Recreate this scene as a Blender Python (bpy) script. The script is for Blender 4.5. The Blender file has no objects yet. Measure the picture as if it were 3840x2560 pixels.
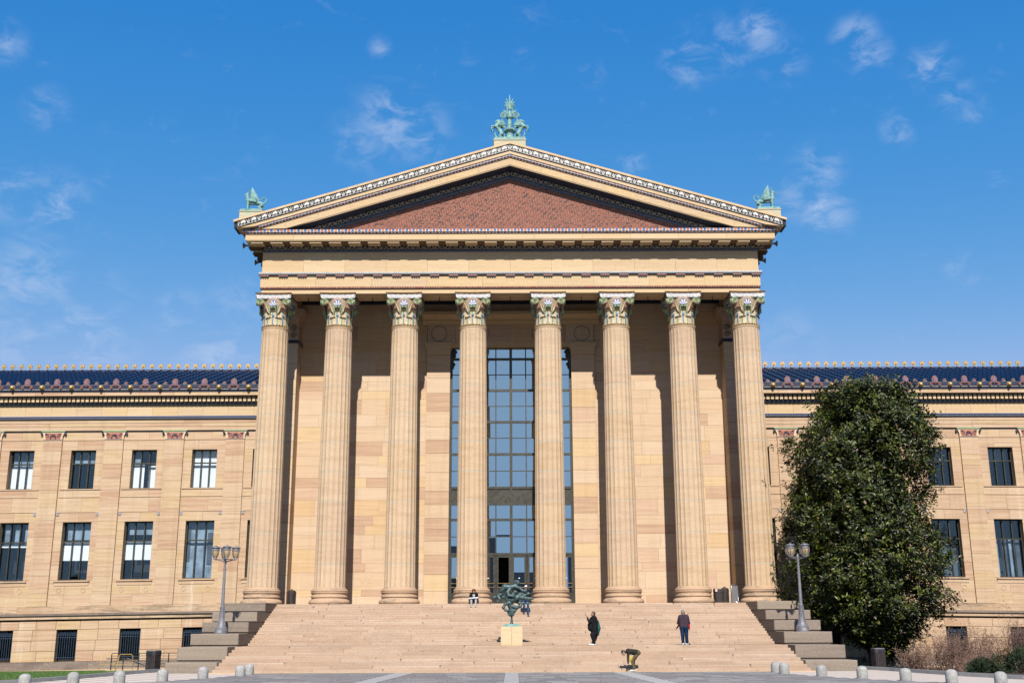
import bpy, bmesh, math, random
import numpy as np
from mathutils import Vector, Matrix, Euler

R = math.radians
rnd = random.Random(7)
S = bpy.context.scene
C = S.collection

# ------------------------------------------------------------------ camera
EYE = 2.05
cam_d = bpy.data.cameras.new('camera')
cam = bpy.data.objects.new('camera', cam_d)
C.objects.link(cam)
cam_d.sensor_width = 36.0
cam_d.lens = 36.0 * 4140.0 / 3840.0
cam_d.clip_end = 9000
cam.matrix_world = Matrix.Translation((0.09, 0, EYE)) @ Matrix.Rotation(R(90 + 14.45), 4, 'X') @ Matrix.Rotation(R(-0.22), 4, 'Z')
S.camera = cam

# ------------------------------------------------------------------ world, sun, exposure
SUN_DIR = Vector((-0.03, 1.0, -0.863)).normalized()
ELEV = math.atan(0.863)
world = bpy.data.worlds.new('World')
S.world = world
world.use_nodes = True
wn, wl = world.node_tree.nodes, world.node_tree.links
wn.clear()
w_out = wn.new('ShaderNodeOutputWorld')
w_bg = wn.new('ShaderNodeBackground')
w_bg.inputs['Strength'].default_value = 0.072
sky = wn.new('ShaderNodeTexSky')
sky.sky_type = 'NISHITA'
sky.sun_disc = False
sky.sun_elevation = ELEV
sky.sun_rotation = R(180)
sky.altitude = 50
sky.air_density = 1.0
sky.dust_density = 0.35
sky.ozone_density = 2.2
# colour grade of the sky texture, channel by channel (deeper blue overhead, paler at the horizon)
w_sep = wn.new('ShaderNodeSeparateColor')
wl.new(sky.outputs[0], w_sep.inputs[0])
w_com = wn.new('ShaderNodeCombineColor')


def w_math(op, a, b):
    n = wn.new('ShaderNodeMath')
    n.operation = op
    for i, v in enumerate((a, b)):
        if isinstance(v, (int, float)):
            n.inputs[i].default_value = v
        else:
            wl.new(v, n.inputs[i])
    return n.outputs[0]


for ch, (gain, pw_, op, lim) in enumerate(((.241, 2.34, 'MINIMUM', .88), (1.18, .82, 'MAXIMUM', .88), (3.55, .33, 'MAXIMUM', 1.0))):
    src = w_sep.outputs[ch]
    v = w_math('MULTIPLY', w_math('POWER', src, pw_), gain)
    wl.new(w_math('MINIMUM', w_math(op, v, w_math('MULTIPLY', src, lim)), (2.7, 4.3, 6.9)[ch]), w_com.inputs[ch])
w_hsv = w_com
# thin clouds: a fractal field over the whole sky, denser in the places where the photograph has them
w_tc = wn.new('ShaderNodeTexCoord')
w_map = wn.new('ShaderNodeMapping')
w_map.inputs['Rotation'].default_value = (0, R(-28), 0)
w_map.inputs['Scale'].default_value = (9.0, 9.0, 16.0)
wl.new(w_tc.outputs['Generated'], w_map.inputs['Vector'])
w_no = wn.new('ShaderNodeTexNoise')
w_no.inputs['Scale'].default_value = 3.4
w_no.inputs['Detail'].default_value = 9
w_no.inputs['Roughness'].default_value = 0.62
w_no.inputs['Distortion'].default_value = 0.5
wl.new(w_map.outputs[0], w_no.inputs['Vector'])


def px_dir(px, py):
    """direction (world) of a pixel of the 3840 px wide photograph"""
    th = R(14.45)
    u = (px - 1920) / 4140.0
    v = -(py - 1280) / 4140.0
    d = Vector((u, math.cos(th) - v * math.sin(th), math.sin(th) + v * math.cos(th)))
    return d.normalized()


CLOUDS = [  # px, py (2352 wide view), radius, weight
    (905, 275, .040, .30), (960, 305, .036, .24), (830, 330, .030, .20), (880, 300, .05, .12),
    (1590, 135, .030, .30), (1680, 105, .030, .22), (1740, 75, .026, .30), (1800, 140, .026, .22),
    (1965, 95, .024, .34), (2000, 130, .022, .30), (2140, 165, .026, .30), (2195, 225, .022, .22),
    (1880, 395, .030, .24), (1900, 490, .028, .36), (1820, 455, .028, .18), (2065, 300, .018, .26), (2230, 260, .018, .16),
    (130, 470, .034, .28), (40, 440, .034, .22), (70, 640, .050, .24), (230, 720, .045, .16), (180, 790, .055, .24), (30, 770, .05, .18),
    (410, 725, .03, .18), (500, 825, .045, .24), (555, 705, .035, .16), (110, 245, .022, .20), (875, 108, .012, .22),
    (1365, 170, .014, .24), (1455, 378, .016, .24), (1205, 140, .012, .2), (2210, 622, .018, .18), (1800, 790, .04, .14), (10, 90, .022, .26),
]
acc = None
for (cx, cy, rad, wgt) in CLOUDS:
    dd = px_dir(cx * 1.6327, cy * 1.6327)
    vd = wn.new('ShaderNodeVectorMath')
    vd.operation = 'DISTANCE'
    vd.inputs[1].default_value = dd
    wl.new(w_tc.outputs['Generated'], vd.inputs[0])
    mr = wn.new('ShaderNodeMapRange')
    mr.interpolation_type = 'SMOOTHSTEP'
    mr.inputs['From Min'].default_value = rad * 1.2
    mr.inputs['From Max'].default_value = 0.0
    mr.inputs['To Min'].default_value = 0.0
    mr.inputs['To Max'].default_value = wgt * 1.75
    wl.new(vd.outputs['Value'], mr.inputs['Value'])
    if acc is None:
        acc = mr.outputs[0]
    else:
        ad = wn.new('ShaderNodeMath')
        ad.operation = 'MAXIMUM'
        wl.new(acc, ad.inputs[0])
        wl.new(mr.outputs[0], ad.inputs[1])
        acc = ad.outputs[0]
w_sh = wn.new('ShaderNodeMapRange')
w_sh.interpolation_type = 'SMOOTHSTEP'
w_sh.inputs['From Min'].default_value = 0.40
w_sh.inputs['From Max'].default_value = 0.70
wl.new(w_no.outputs['Fac'], w_sh.inputs['Value'])
w_mu = wn.new('ShaderNodeMath')
w_mu.operation = 'MULTIPLY'
wl.new(acc, w_mu.inputs[0])
wl.new(w_sh.outputs[0], w_mu.inputs[1])
w_fa = wn.new('ShaderNodeMapRange')      # faint wisps everywhere else
w_fa.interpolation_type = 'SMOOTHSTEP'
w_fa.inputs['From Min'].default_value = 0.58
w_fa.inputs['From Max'].default_value = 0.85
w_fa.inputs['To Max'].default_value = 0.14
wl.new(w_no.outputs['Fac'], w_fa.inputs['Value'])
w_cr = wn.new('ShaderNodeMath')
w_cr.operation = 'MAXIMUM'
w_cr.use_clamp = True
wl.new(w_mu.outputs[0], w_cr.inputs[0])
wl.new(w_fa.outputs[0], w_cr.inputs[1])
w_mix = wn.new('ShaderNodeMix')
w_mix.data_type = 'RGBA'
w_mix.inputs[7].default_value = (4.6, 5.5, 7.2, 1)
wl.new(w_cr.outputs[0], w_mix.inputs[0])
wl.new(w_hsv.outputs[0], w_mix.inputs[6])
wl.new(w_mix.outputs[2], w_bg.inputs['Color'])
wl.new(w_bg.outputs[0], w_out.inputs['Surface'])

sun_d = bpy.data.lights.new('sun', 'SUN')
sun_d.energy = 5.0
sun_d.angle = R(0.53)
sun_d.color = (1.0, 0.945, 0.87)
sun = bpy.data.objects.new('sun', sun_d)
sun.rotation_euler = SUN_DIR.to_track_quat('-Z', 'Y').to_euler()
sun.location = (0, -20, 60)
C.objects.link(sun)

S.view_settings.view_transform = 'Standard'
S.view_settings.look = 'None'
S.view_settings.exposure = 0.75
S.view_settings.gamma = 1.0
S.view_settings.use_curve_mapping = False
S.render.engine = 'CYCLES'
S.cycles.use_denoising = True
S.cycles.max_bounces = 8
S.cycles.transparent_max_bounces = 12

# ------------------------------------------------------------------ materials
M = {}


def new_mat(name):
    m = bpy.data.materials.new(name)
    m.use_nodes = True
    M[name] = m
    nt = m.node_tree
    nt.nodes.clear()
    out = nt.nodes.new('ShaderNodeOutputMaterial')
    bs = nt.nodes.new('ShaderNodeBsdfPrincipled')
    nt.links.new(bs.outputs[0], out.inputs['Surface'])
    return m, nt, bs, out


def mix(nt, a, b, fac, mode='MIX'):
    n = nt.nodes.new('ShaderNodeMix')
    n.data_type = 'RGBA'
    n.blend_type = mode
    for sock, val in ((6, a), (7, b), (0, fac)):
        if isinstance(val, (tuple, list)):
            n.inputs[sock].default_value = tuple(val) + ((1,) if len(val) == 3 else ())
        elif isinstance(val, (int, float)):
            n.inputs[sock].default_value = val
        else:
            nt.links.new(val, n.inputs[sock])
    return n.outputs[2]


def noise(nt, vec, scale, detail=4, rough=.55, dist=0.0):
    n = nt.nodes.new('ShaderNodeTexNoise')
    n.inputs['Scale'].default_value = scale
    n.inputs['Detail'].default_value = detail
    n.inputs['Roughness'].default_value = rough
    n.inputs['Distortion'].default_value = dist
    nt.links.new(vec, n.inputs['Vector'])
    return n.outputs['Fac']


def mapr(nt, v, a, b, c=0.0, d=1.0):
    n = nt.nodes.new('ShaderNodeMapRange')
    n.inputs[1].default_value = a
    n.inputs[2].default_value = b
    n.inputs[3].default_value = c
    n.inputs[4].default_value = d
    nt.links.new(v, n.inputs[0])
    return n.outputs[0]


def ramp(nt, v, cols, const=False):
    n = nt.nodes.new('ShaderNodeValToRGB')
    if const:
        n.color_ramp.interpolation = 'CONSTANT'
    while len(n.color_ramp.elements) < len(cols):
        n.color_ramp.elements.new(0.5)
    for i, c in enumerate(cols):
        e = n.color_ramp.elements[i]
        e.position = i / (len(cols) if const else max(1, len(cols) - 1))
        e.color = tuple(c) + (1,)
    nt.links.new(v, n.inputs[0])
    return n.outputs[0]


def world_vec(nt, scale=(1, 1, 1), per_object=True):
    g = nt.nodes.new('ShaderNodeNewGeometry')
    mp = nt.nodes.new('ShaderNodeMapping')
    mp.inputs['Scale'].default_value = scale
    nt.links.new(g.outputs['Position'], mp.inputs['Vector'])
    if per_object:
        oi = nt.nodes.new('ShaderNodeObjectInfo')
        mu = nt.nodes.new('ShaderNodeMath')
        mu.operation = 'MULTIPLY'
        mu.inputs[1].default_value = 37.0
        nt.links.new(oi.outputs['Random'], mu.inputs[0])
        nt.links.new(mu.outputs[0], mp.inputs['Location'])
    return mp.outputs[0]


ALB = .70


def stone(name, cols, streak=0.35, streak_col=None, grain=0.12, rough=.85, bump=.25, bump_scale=30., dirt=None, dirt_amt=(.55, .75), dirt_scale=(.6, .6, 1.2), speck=0.0, streak_scale=(.30, .30, 8.0), drip=0.0):
    cols = [tuple(c * ALB for c in q) for q in cols]
    if streak_col:
        streak_col = tuple(c * ALB for c in streak_col)
    if dirt:
        dirt = tuple(c * ALB for c in dirt)
    m, nt, bs, out = new_mat(name)
    oi = nt.nodes.new('ShaderNodeObjectInfo')
    base = ramp(nt, oi.outputs['Random'], cols, const=True)
    vec = world_vec(nt, streak_scale)
    st = noise(nt, vec, 1.0, 6, .6, .4)
    sc = streak_col or tuple(min(1, c * 1.25) for c in cols[0])
    col = mix(nt, base, sc, mapr(nt, st, .42, .72, 0, streak))
    dk = tuple(c * .72 for c in cols[-1])
    col = mix(nt, col, dk, mapr(nt, st, .5, .25, 0, streak * .8))
    v2 = world_vec(nt, (1, 1, 1), False)
    gr = noise(nt, v2, 14.0, 5, .7)
    col = mix(nt, col, (0, 0, 0), mapr(nt, gr, .62, .35, 0, grain))
    col = mix(nt, col, (.8, .75, .65), mapr(nt, gr, .55, .8, 0, grain * .6))
    if speck:
        sp = noise(nt, v2, 55.0, 2, .5)
        col = mix(nt, col, (.03, .03, .03), mapr(nt, sp, .62, .68, 0, speck))
    if dirt:
        vd = world_vec(nt, dirt_scale, False)
        dn = noise(nt, vd, 1.0, 8, .68)
        col = mix(nt, col, dirt, mapr(nt, dn, dirt_amt[0], dirt_amt[1], 0, .8))
    if drip:
        vr = world_vec(nt, (1.7, 1.7, .09), False)
        dr = noise(nt, vr, 1.0, 7, .72)
        col = mix(nt, col, tuple(c * .5 for c in cols[0]), mapr(nt, dr, .52, .78, 0, drip))
        col = mix(nt, col, (.62, .56, .47), mapr(nt, dr, .40, .25, 0, drip * .8))
    nt.links.new(col, bs.inputs['Base Color'])
    bs.inputs['Roughness'].default_value = rough
    bs.inputs['Specular IOR Level'].default_value = 0.2
    bp = nt.nodes.new('ShaderNodeBump')
    bp.inputs['Strength'].default_value = bump
    bp.inputs['Distance'].default_value = 0.02
    bn = noise(nt, v2, bump_scale, 4, .7)
    nt.links.new(bn, bp.inputs['Height'])
    nt.links.new(bp.outputs[0], bs.inputs['Normal'])
    return m


def plain(name, col, rough=.6, metal=0.0, spec=.4, var=.12, scale=6.0, col2=None, bump=0.0, coat=0.0):
    col = tuple(c * .80 for c in col)
    if col2:
        col2 = tuple(c * .80 for c in col2)
    m, nt, bs, out = new_mat(name)
    v = world_vec(nt, (1, 1, 1), False)
    n = noise(nt, v, scale, 5, .6)
    c2 = col2 or tuple(c * (1 - 2.2 * var) for c in col)
    c = mix(nt, col, c2, mapr(nt, n, .42, .66, 0, 1))
    nt.links.new(c, bs.inputs['Base Color'])
    bs.inputs['Roughness'].default_value = rough
    bs.inputs['Metallic'].default_value = metal
    bs.inputs['Specular IOR Level'].default_value = .08 if name.startswith('cloth') else spec
    bs.inputs['Coat Weight'].default_value = coat
    if bump:
        bp = nt.nodes.new('ShaderNodeBump')
        bp.inputs['Strength'].default_value = bump
        bp.inputs['Distance'].default_value = .02
        nt.links.new(noise(nt, v, scale * 4, 4, .6), bp.inputs['Height'])
        nt.links.new(bp.outputs[0], bs.inputs['Normal'])
    return m


gold1, gold2, pink1, pink2, cream = (.60, .435, .29), (.60, .41, .225), (.58, .395, .28), (.49, .315, .21), (.63, .475, .335)
stone('wall_stone', [gold1, cream, gold2, (.61, .44, .29), pink1, gold1, cream, pink2, (.63, .455, .26), gold1], .5, (.68, .53, .36), .10, drip=.35)
stone('wing_stone', [(.545, .375, .24), (.55, .39, .25), (.54, .365, .24), (.535, .36, .23), (.55, .39, .23), (.475, .295, .185), (.55, .385, .25), (.54, .375, .21), (.505, .325, .205)], .6, (.64, .50, .355), .10, drip=.42)
stone('trim_stone', [(.63, .46, .28), (.65, .48, .30), (.62, .45, .26), (.61, .43, .26)], .35, (.68, .53, .35), .10)
stone('frieze_stone', [(.60, .44, .26), (.63, .47, .29), (.61, .43, .25), (.58, .42, .26), (.62, .44, .24)], .45, (.68, .52, .33), .16, speck=.25)
stone('column_stone', [(.60, .43, .275), (.62, .45, .29), (.585, .41, .25), (.61, .44, .29), (.57, .405, .27)], .5, (.66, .505, .345), .16, speck=.35, streak_scale=(.5, .5, 3.0), bump=.45, drip=.3)
stone('joint_stone', [(.54, .435, .31), (.53, .43, .305)], .3, (.57, .46, .34), .15)
stone('base_stone', [(.55, .37, .24), (.53, .36, .23)], .3, (.60, .44, .30), .18, dirt=(.20, .16, .12), dirt_amt=(.52, .66), dirt_scale=(.9, .9, 3.0), speck=.4)
stone('step_stone', [(.50, .357, .255), (.465, .33, .235), (.515, .37, .265), (.485, .335, .235), (.53, .39, .285), (.495, .36, .265), (.45, .315, .22)], .35, (.56, .42, .32), .16, speck=.45, dirt=(.33, .235, .165), dirt_amt=(.50, .78), dirt_scale=(.5, .5, 1.6), bump=.5, drip=.25)
stone('granite_block', [(.28, .225, .175), (.31, .25, .195), (.27, .215, .17), (.25, .20, .16)], .4, (.37, .30, .235), .18, speck=.25, dirt=(.13, .105, .085), dirt_amt=(.55, .78), dirt_scale=(.7, .7, 1.1), bump=.35, bump_scale=45)
stone('plinth_stone', [(.26, .20, .16), (.30, .23, .18), (.24, .18, .15)], .5, (.36, .29, .23), .25, dirt=(.12, .09, .08), dirt_amt=(.5, .7))
stone('pedestal_stone', [(.64, .50, .30), (.64, .50, .30)], .5, (.66, .55, .40), .12, dirt=(.50, .58, .47), dirt_amt=(.60, .78), dirt_scale=(2.5, 2.5, 1.6))
stone('mossy_stone', [(.55, .48, .34), (.57, .49, .34)], .3, (.62, .55, .4), .2, dirt=(.36, .46, .36), dirt_amt=(.48, .68), dirt_scale=(1.2, 1.2, .7))
stone('bollard_granite', [(.40, .395, .375), (.43, .42, .40), (.38, .375, .36)], .2, (.48, .47, .45), .3, speck=.8, bump=.3)
stone('slate_paving', [(.235, .235, .24), (.29, .288, .285), (.195, .198, .21), (.25, .23, .225), (.315, .31, .305), (.22, .20, .20)], .3, (.31, .30, .295), .12, rough=.7)
stone('paving_band', [(.40, .395, .39), (.42, .41, .40)], .2, (.45, .44, .43), .12)
stone('kerb_stone', [(.33, .33, .33), (.36, .355, .35)], .2, (.40, .40, .39), .2, speck=.3)
stone('stained_stone', [(.545, .375, .24), (.50, .34, .215), (.55, .39, .25), (.47, .31, .19)], .7, (.62, .48, .34), .12, dirt=(.17, .125, .09), dirt_amt=(.50, .68), dirt_scale=(.45, .45, 3.2), drip=.4)
stone('mortar', [(.42, .31, .20), (.42, .31, .20)], .2)
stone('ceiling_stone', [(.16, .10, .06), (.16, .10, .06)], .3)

plain('red_brown', (.30, .105, .06), .45, var=.12)
plain('tile_blue', (.035, .11, .34), .22, spec=.6, var=.15, scale=9)
plain('tile_red', (.47, .085, .045), .25, spec=.6, var=.15, scale=9)
plain('tile_orange', (.52, .19, .07), .25, spec=.6, var=.2, scale=9)
plain('tile_white', (.68, .64, .57), .3, spec=.5, var=.1, scale=7)
plain('tile_black', (.012, .012, .018), .25, spec=.5, var=.1)
plain('tile_tan', (.42, .35, .27), .4, var=.15)
plain('tile_navy', (.03, .035, .065), .3, spec=.5, var=.2, scale=8)
plain('tile_slate', (.10, .12, .17), .35, spec=.5, var=.25, scale=8)
plain('tile_grey', (.34, .32, .33), .4, var=.2, scale=9)
plain('cap_cream', (.58, .455, .30), .6, var=.12, scale=9)
plain('cap_green', (.23, .33, .165), .5, var=.15, scale=9)
plain('cap_pink', (.54, .38, .265), .6, var=.15, scale=8)
plain('cap_orange', (.40, .15, .085), .5, var=.2, scale=7)
plain('cap_blue', (.05, .13, .33), .4, var=.15, scale=8)
plain('cap_lightblue', (.24, .32, .46), .5, var=.1, scale=8)
plain('cap_gold', (.34, .21, .085), .45, metal=.55, var=.2, scale=9)
plain('gilding', (.55, .36, .14), .42, metal=.6, var=.1, scale=9)
plain('roof_glaze', (.008, .020, .055), .34, spec=.34, var=.25, scale=3.0, col2=(.006, .018, .06))
plain('antefix_pink', (.23, .13, .095), .4, var=.2, scale=10)
plain('bronze_frame', (.075, .072, .058), .4, metal=.5, var=.2)
plain('black_iron', (.02, .02, .025), .5, var=.1)
plain('grille_blue', (.03, .055, .10), .45, var=.15)
plain('patina', (.22, .37, .35), .7, spec=.2, var=.18, scale=4.5, col2=(.10, .21, .19), bump=.15)
plain('statue_bronze', (.05, .088, .088), .5, metal=.25, spec=.5, var=.3, scale=5.0, col2=(.022, .045, .05), bump=.3)
plain('lamp_metal', (.20, .195, .215), .5, metal=.25, var=.1)
plain('lamp_glass', (.42, .31, .17), .35, spec=.5, var=.08, scale=3)
plain('bin_brown', (.055, .043, .042), .45, metal=.2, var=.15)
plain('rail_black', (.02, .02, .026), .4, metal=.3, var=.1)
plain('yellow_paint', (.60, .38, .06), .45, var=.08)
plain('steel', (.45, .47, .50), .35, metal=.7, var=.1)
plain('white_paper', (.80, .80, .80), .6, var=.03)
plain('sticker', (.72, .50, .38), .6, var=.05)
plain('blind_white', (.82, .84, .86), .8, var=.04, scale=1.5)
plain('blind_and_sky_blue', (.26, .34, .43), .8, var=.25, scale=1.2)
plain('blind_dark', (.07, .09, .115), .8, var=.25, scale=1.2)
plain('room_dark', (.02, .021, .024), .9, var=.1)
plain('soil', (.075, .052, .04), .95, var=.25, scale=5, bump=.5)
plain('lawn_green', (.055, .10, .022), .9, var=.25, scale=3.0)
plain('grass_blade', (.085, .17, .03), .6, var=.25, scale=4.0)
plain('bark', (.13, .10, .085), .9, var=.25, scale=9, bump=.6)
plain('twig', (.20, .115, .085), .85, var=.25, scale=8, col2=(.09, .05, .042))
plain('juniper_green', (.028, .050, .018), .8, var=.25, scale=5)
plain('juniper_brown', (.16, .075, .025), .8, var=.25, scale=5)
plain('leaf_dry', (.24, .155, .075), .6, var=.25, scale=8)
# people
plain('skin', (.52, .29, .20), .55, var=.05)
plain('skin_dark', (.33, .17, .11), .55, var=.05)
plain('hair_red', (.16, .025, .012), .5, var=.2, scale=30)
plain('hair_black', (.018, .015, .014), .5, var=.2, scale=30)
plain('hair_grey', (.20, .19, .20), .6, var=.25, scale=30)
plain('hair_blond', (.40, .26, .12), .5, var=.25, scale=30)
plain('cloth_black', (.012, .012, .014), .85, var=.2)
plain('cloth_grey', (.33, .33, .33), .85, var=.15)
plain('cloth_navy', (.012, .03, .075), .85, var=.25)
plain('cloth_jean', (.025, .07, .17), .85, var=.25)
plain('cloth_plum', (.050, .034, .048), .85, var=.15)
plain('cloth_red', (.42, .012, .025), .8, var=.15)
plain('cloth_olive', (.115, .095, .045), .85, var=.15)
plain('cloth_dark_olive', (.030, .030, .022), .85, var=.15)
plain('cloth_teal', (.012, .10, .10), .7, var=.15)
plain('shoe_white', (.62, .62, .62), .5, var=.1)
plain('shoe_brown', (.15, .06, .03), .5, var=.1)
plain('shoe_dark', (.03, .03, .035), .5, var=.1)
plain('bag_yellow', (.40, .28, .04), .5, var=.12)
plain('cap_cloth', (.75, .74, .70), .7, var=.04)
plain('board_grey', (.55, .56, .60), .5, var=.04)


def mk_brick():
    m, nt, bs, out = new_mat('brick_red')
    at = nt.nodes.new('ShaderNodeAttribute')
    at.attribute_name = 'shade'
    c = ramp(nt, at.outputs['Fac'], [(.175, .060, .042), (.205, .072, .048), (.14, .05, .036), (.225, .088, .056), (.185, .068, .048), (.075, .036, .03), (.235, .08, .046)], True)
    v = world_vec(nt, (1, 1, 1), False)
    c = mix(nt, c, (.1, .04, .03), mapr(nt, noise(nt, v, 9, 4), .5, .75, 0, .4))
    nt.links.new(c, bs.inputs['Base Color'])
    bs.inputs['Roughness'].default_value = .85
    plain('brick_mortar', (.50, .38, .30), .9, var=.1)


mk_brick()


def mk_leaf(name, c1, c2, c3, rough=.32):
    m, nt, bs, out = new_mat(name)
    at = nt.nodes.new('ShaderNodeAttribute')
    at.attribute_name = 'shade'
    c = ramp(nt, at.outputs['Fac'], [c1, c2, c3])
    nt.links.new(c, bs.inputs['Base Color'])
    bs.inputs['Roughness'].default_value = rough
    bs.inputs['Specular IOR Level'].default_value = .36


mk_leaf('magnolia_leaf', (.005, .009, .001), (.022, .033, .002), (.075, .088, .006), .46)


def mk_glass(name, refl, tint, through=True, rough=.0):
    m = bpy.data.materials.new(name)
    m.use_nodes = True
    M[name] = m
    nt = m.node_tree
    nt.nodes.clear()
    out = nt.nodes.new('ShaderNodeOutputMaterial')
    gl = nt.nodes.new('ShaderNodeBsdfGlossy')
    gl.inputs['Roughness'].default_value = rough
    gl.inputs['Color'].default_value = (.92, .98, .94, 1)
    if through:
        ot = nt.nodes.new('ShaderNodeBsdfTransparent')
        ot.inputs['Color'].default_value = tint + (1,)
    else:
        ot = nt.nodes.new('ShaderNodeBsdfDiffuse')
        ot.inputs['Color'].default_value = tint + (1,)
    mx = nt.nodes.new('ShaderNodeMixShader')
    mx.inputs[0].default_value = refl
    nt.links.new(ot.outputs[0], mx.inputs[1])
    nt.links.new(gl.outputs[0], mx.inputs[2])
    nt.links.new(mx.outputs[0], out.inputs['Surface'])


mk_glass('window_glass', .06, (.94, .96, .97), True)
mk_glass('basement_glass', .02, (.5, .5, .52), True)
mk_glass('entrance_glass', .60, (.012, .016, .022), False)


def mk_sidewalk():
    m, nt, bs, out = new_mat('sidewalk_paving')
    v = world_vec(nt, (1, 1, 1), False)
    br = nt.nodes.new('ShaderNodeTexWave')
    br.wave_type = 'BANDS'
    br.bands_direction = 'DIAGONAL'
    br.inputs['Scale'].default_value = .55
    br.inputs['Distortion'].default_value = 0.0
    nt.links.new(v, br.inputs['Vector'])
    c = mix(nt, (.46, .385, .32), (.24, .23, .225), mapr(nt, br.outputs['Fac'], .80, .82, 0, 1))
    n = noise(nt, v, 2.2, 6, .6)
    c = mix(nt, c, (.36, .30, .26), mapr(nt, n, .45, .75, 0, .5))
    nt.links.new(c, bs.inputs['Base Color'])
    bs.inputs['Roughness'].default_value = .85


mk_sidewalk()


def mk_ground():
    m, nt, bs, out = new_mat('ground_far')
    v = world_vec(nt, (1, 1, 1), False)
    n = noise(nt, v, .02, 5, .6)
    c = mix(nt, (.10, .095, .085), (.06, .07, .035), mapr(nt, n, .45, .6, 0, 1))
    nt.links.new(c, bs.inputs['Base Color'])
    bs.inputs['Roughness'].default_value = .9


mk_ground()

# ------------------------------------------------------------------ geometry helpers


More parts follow.
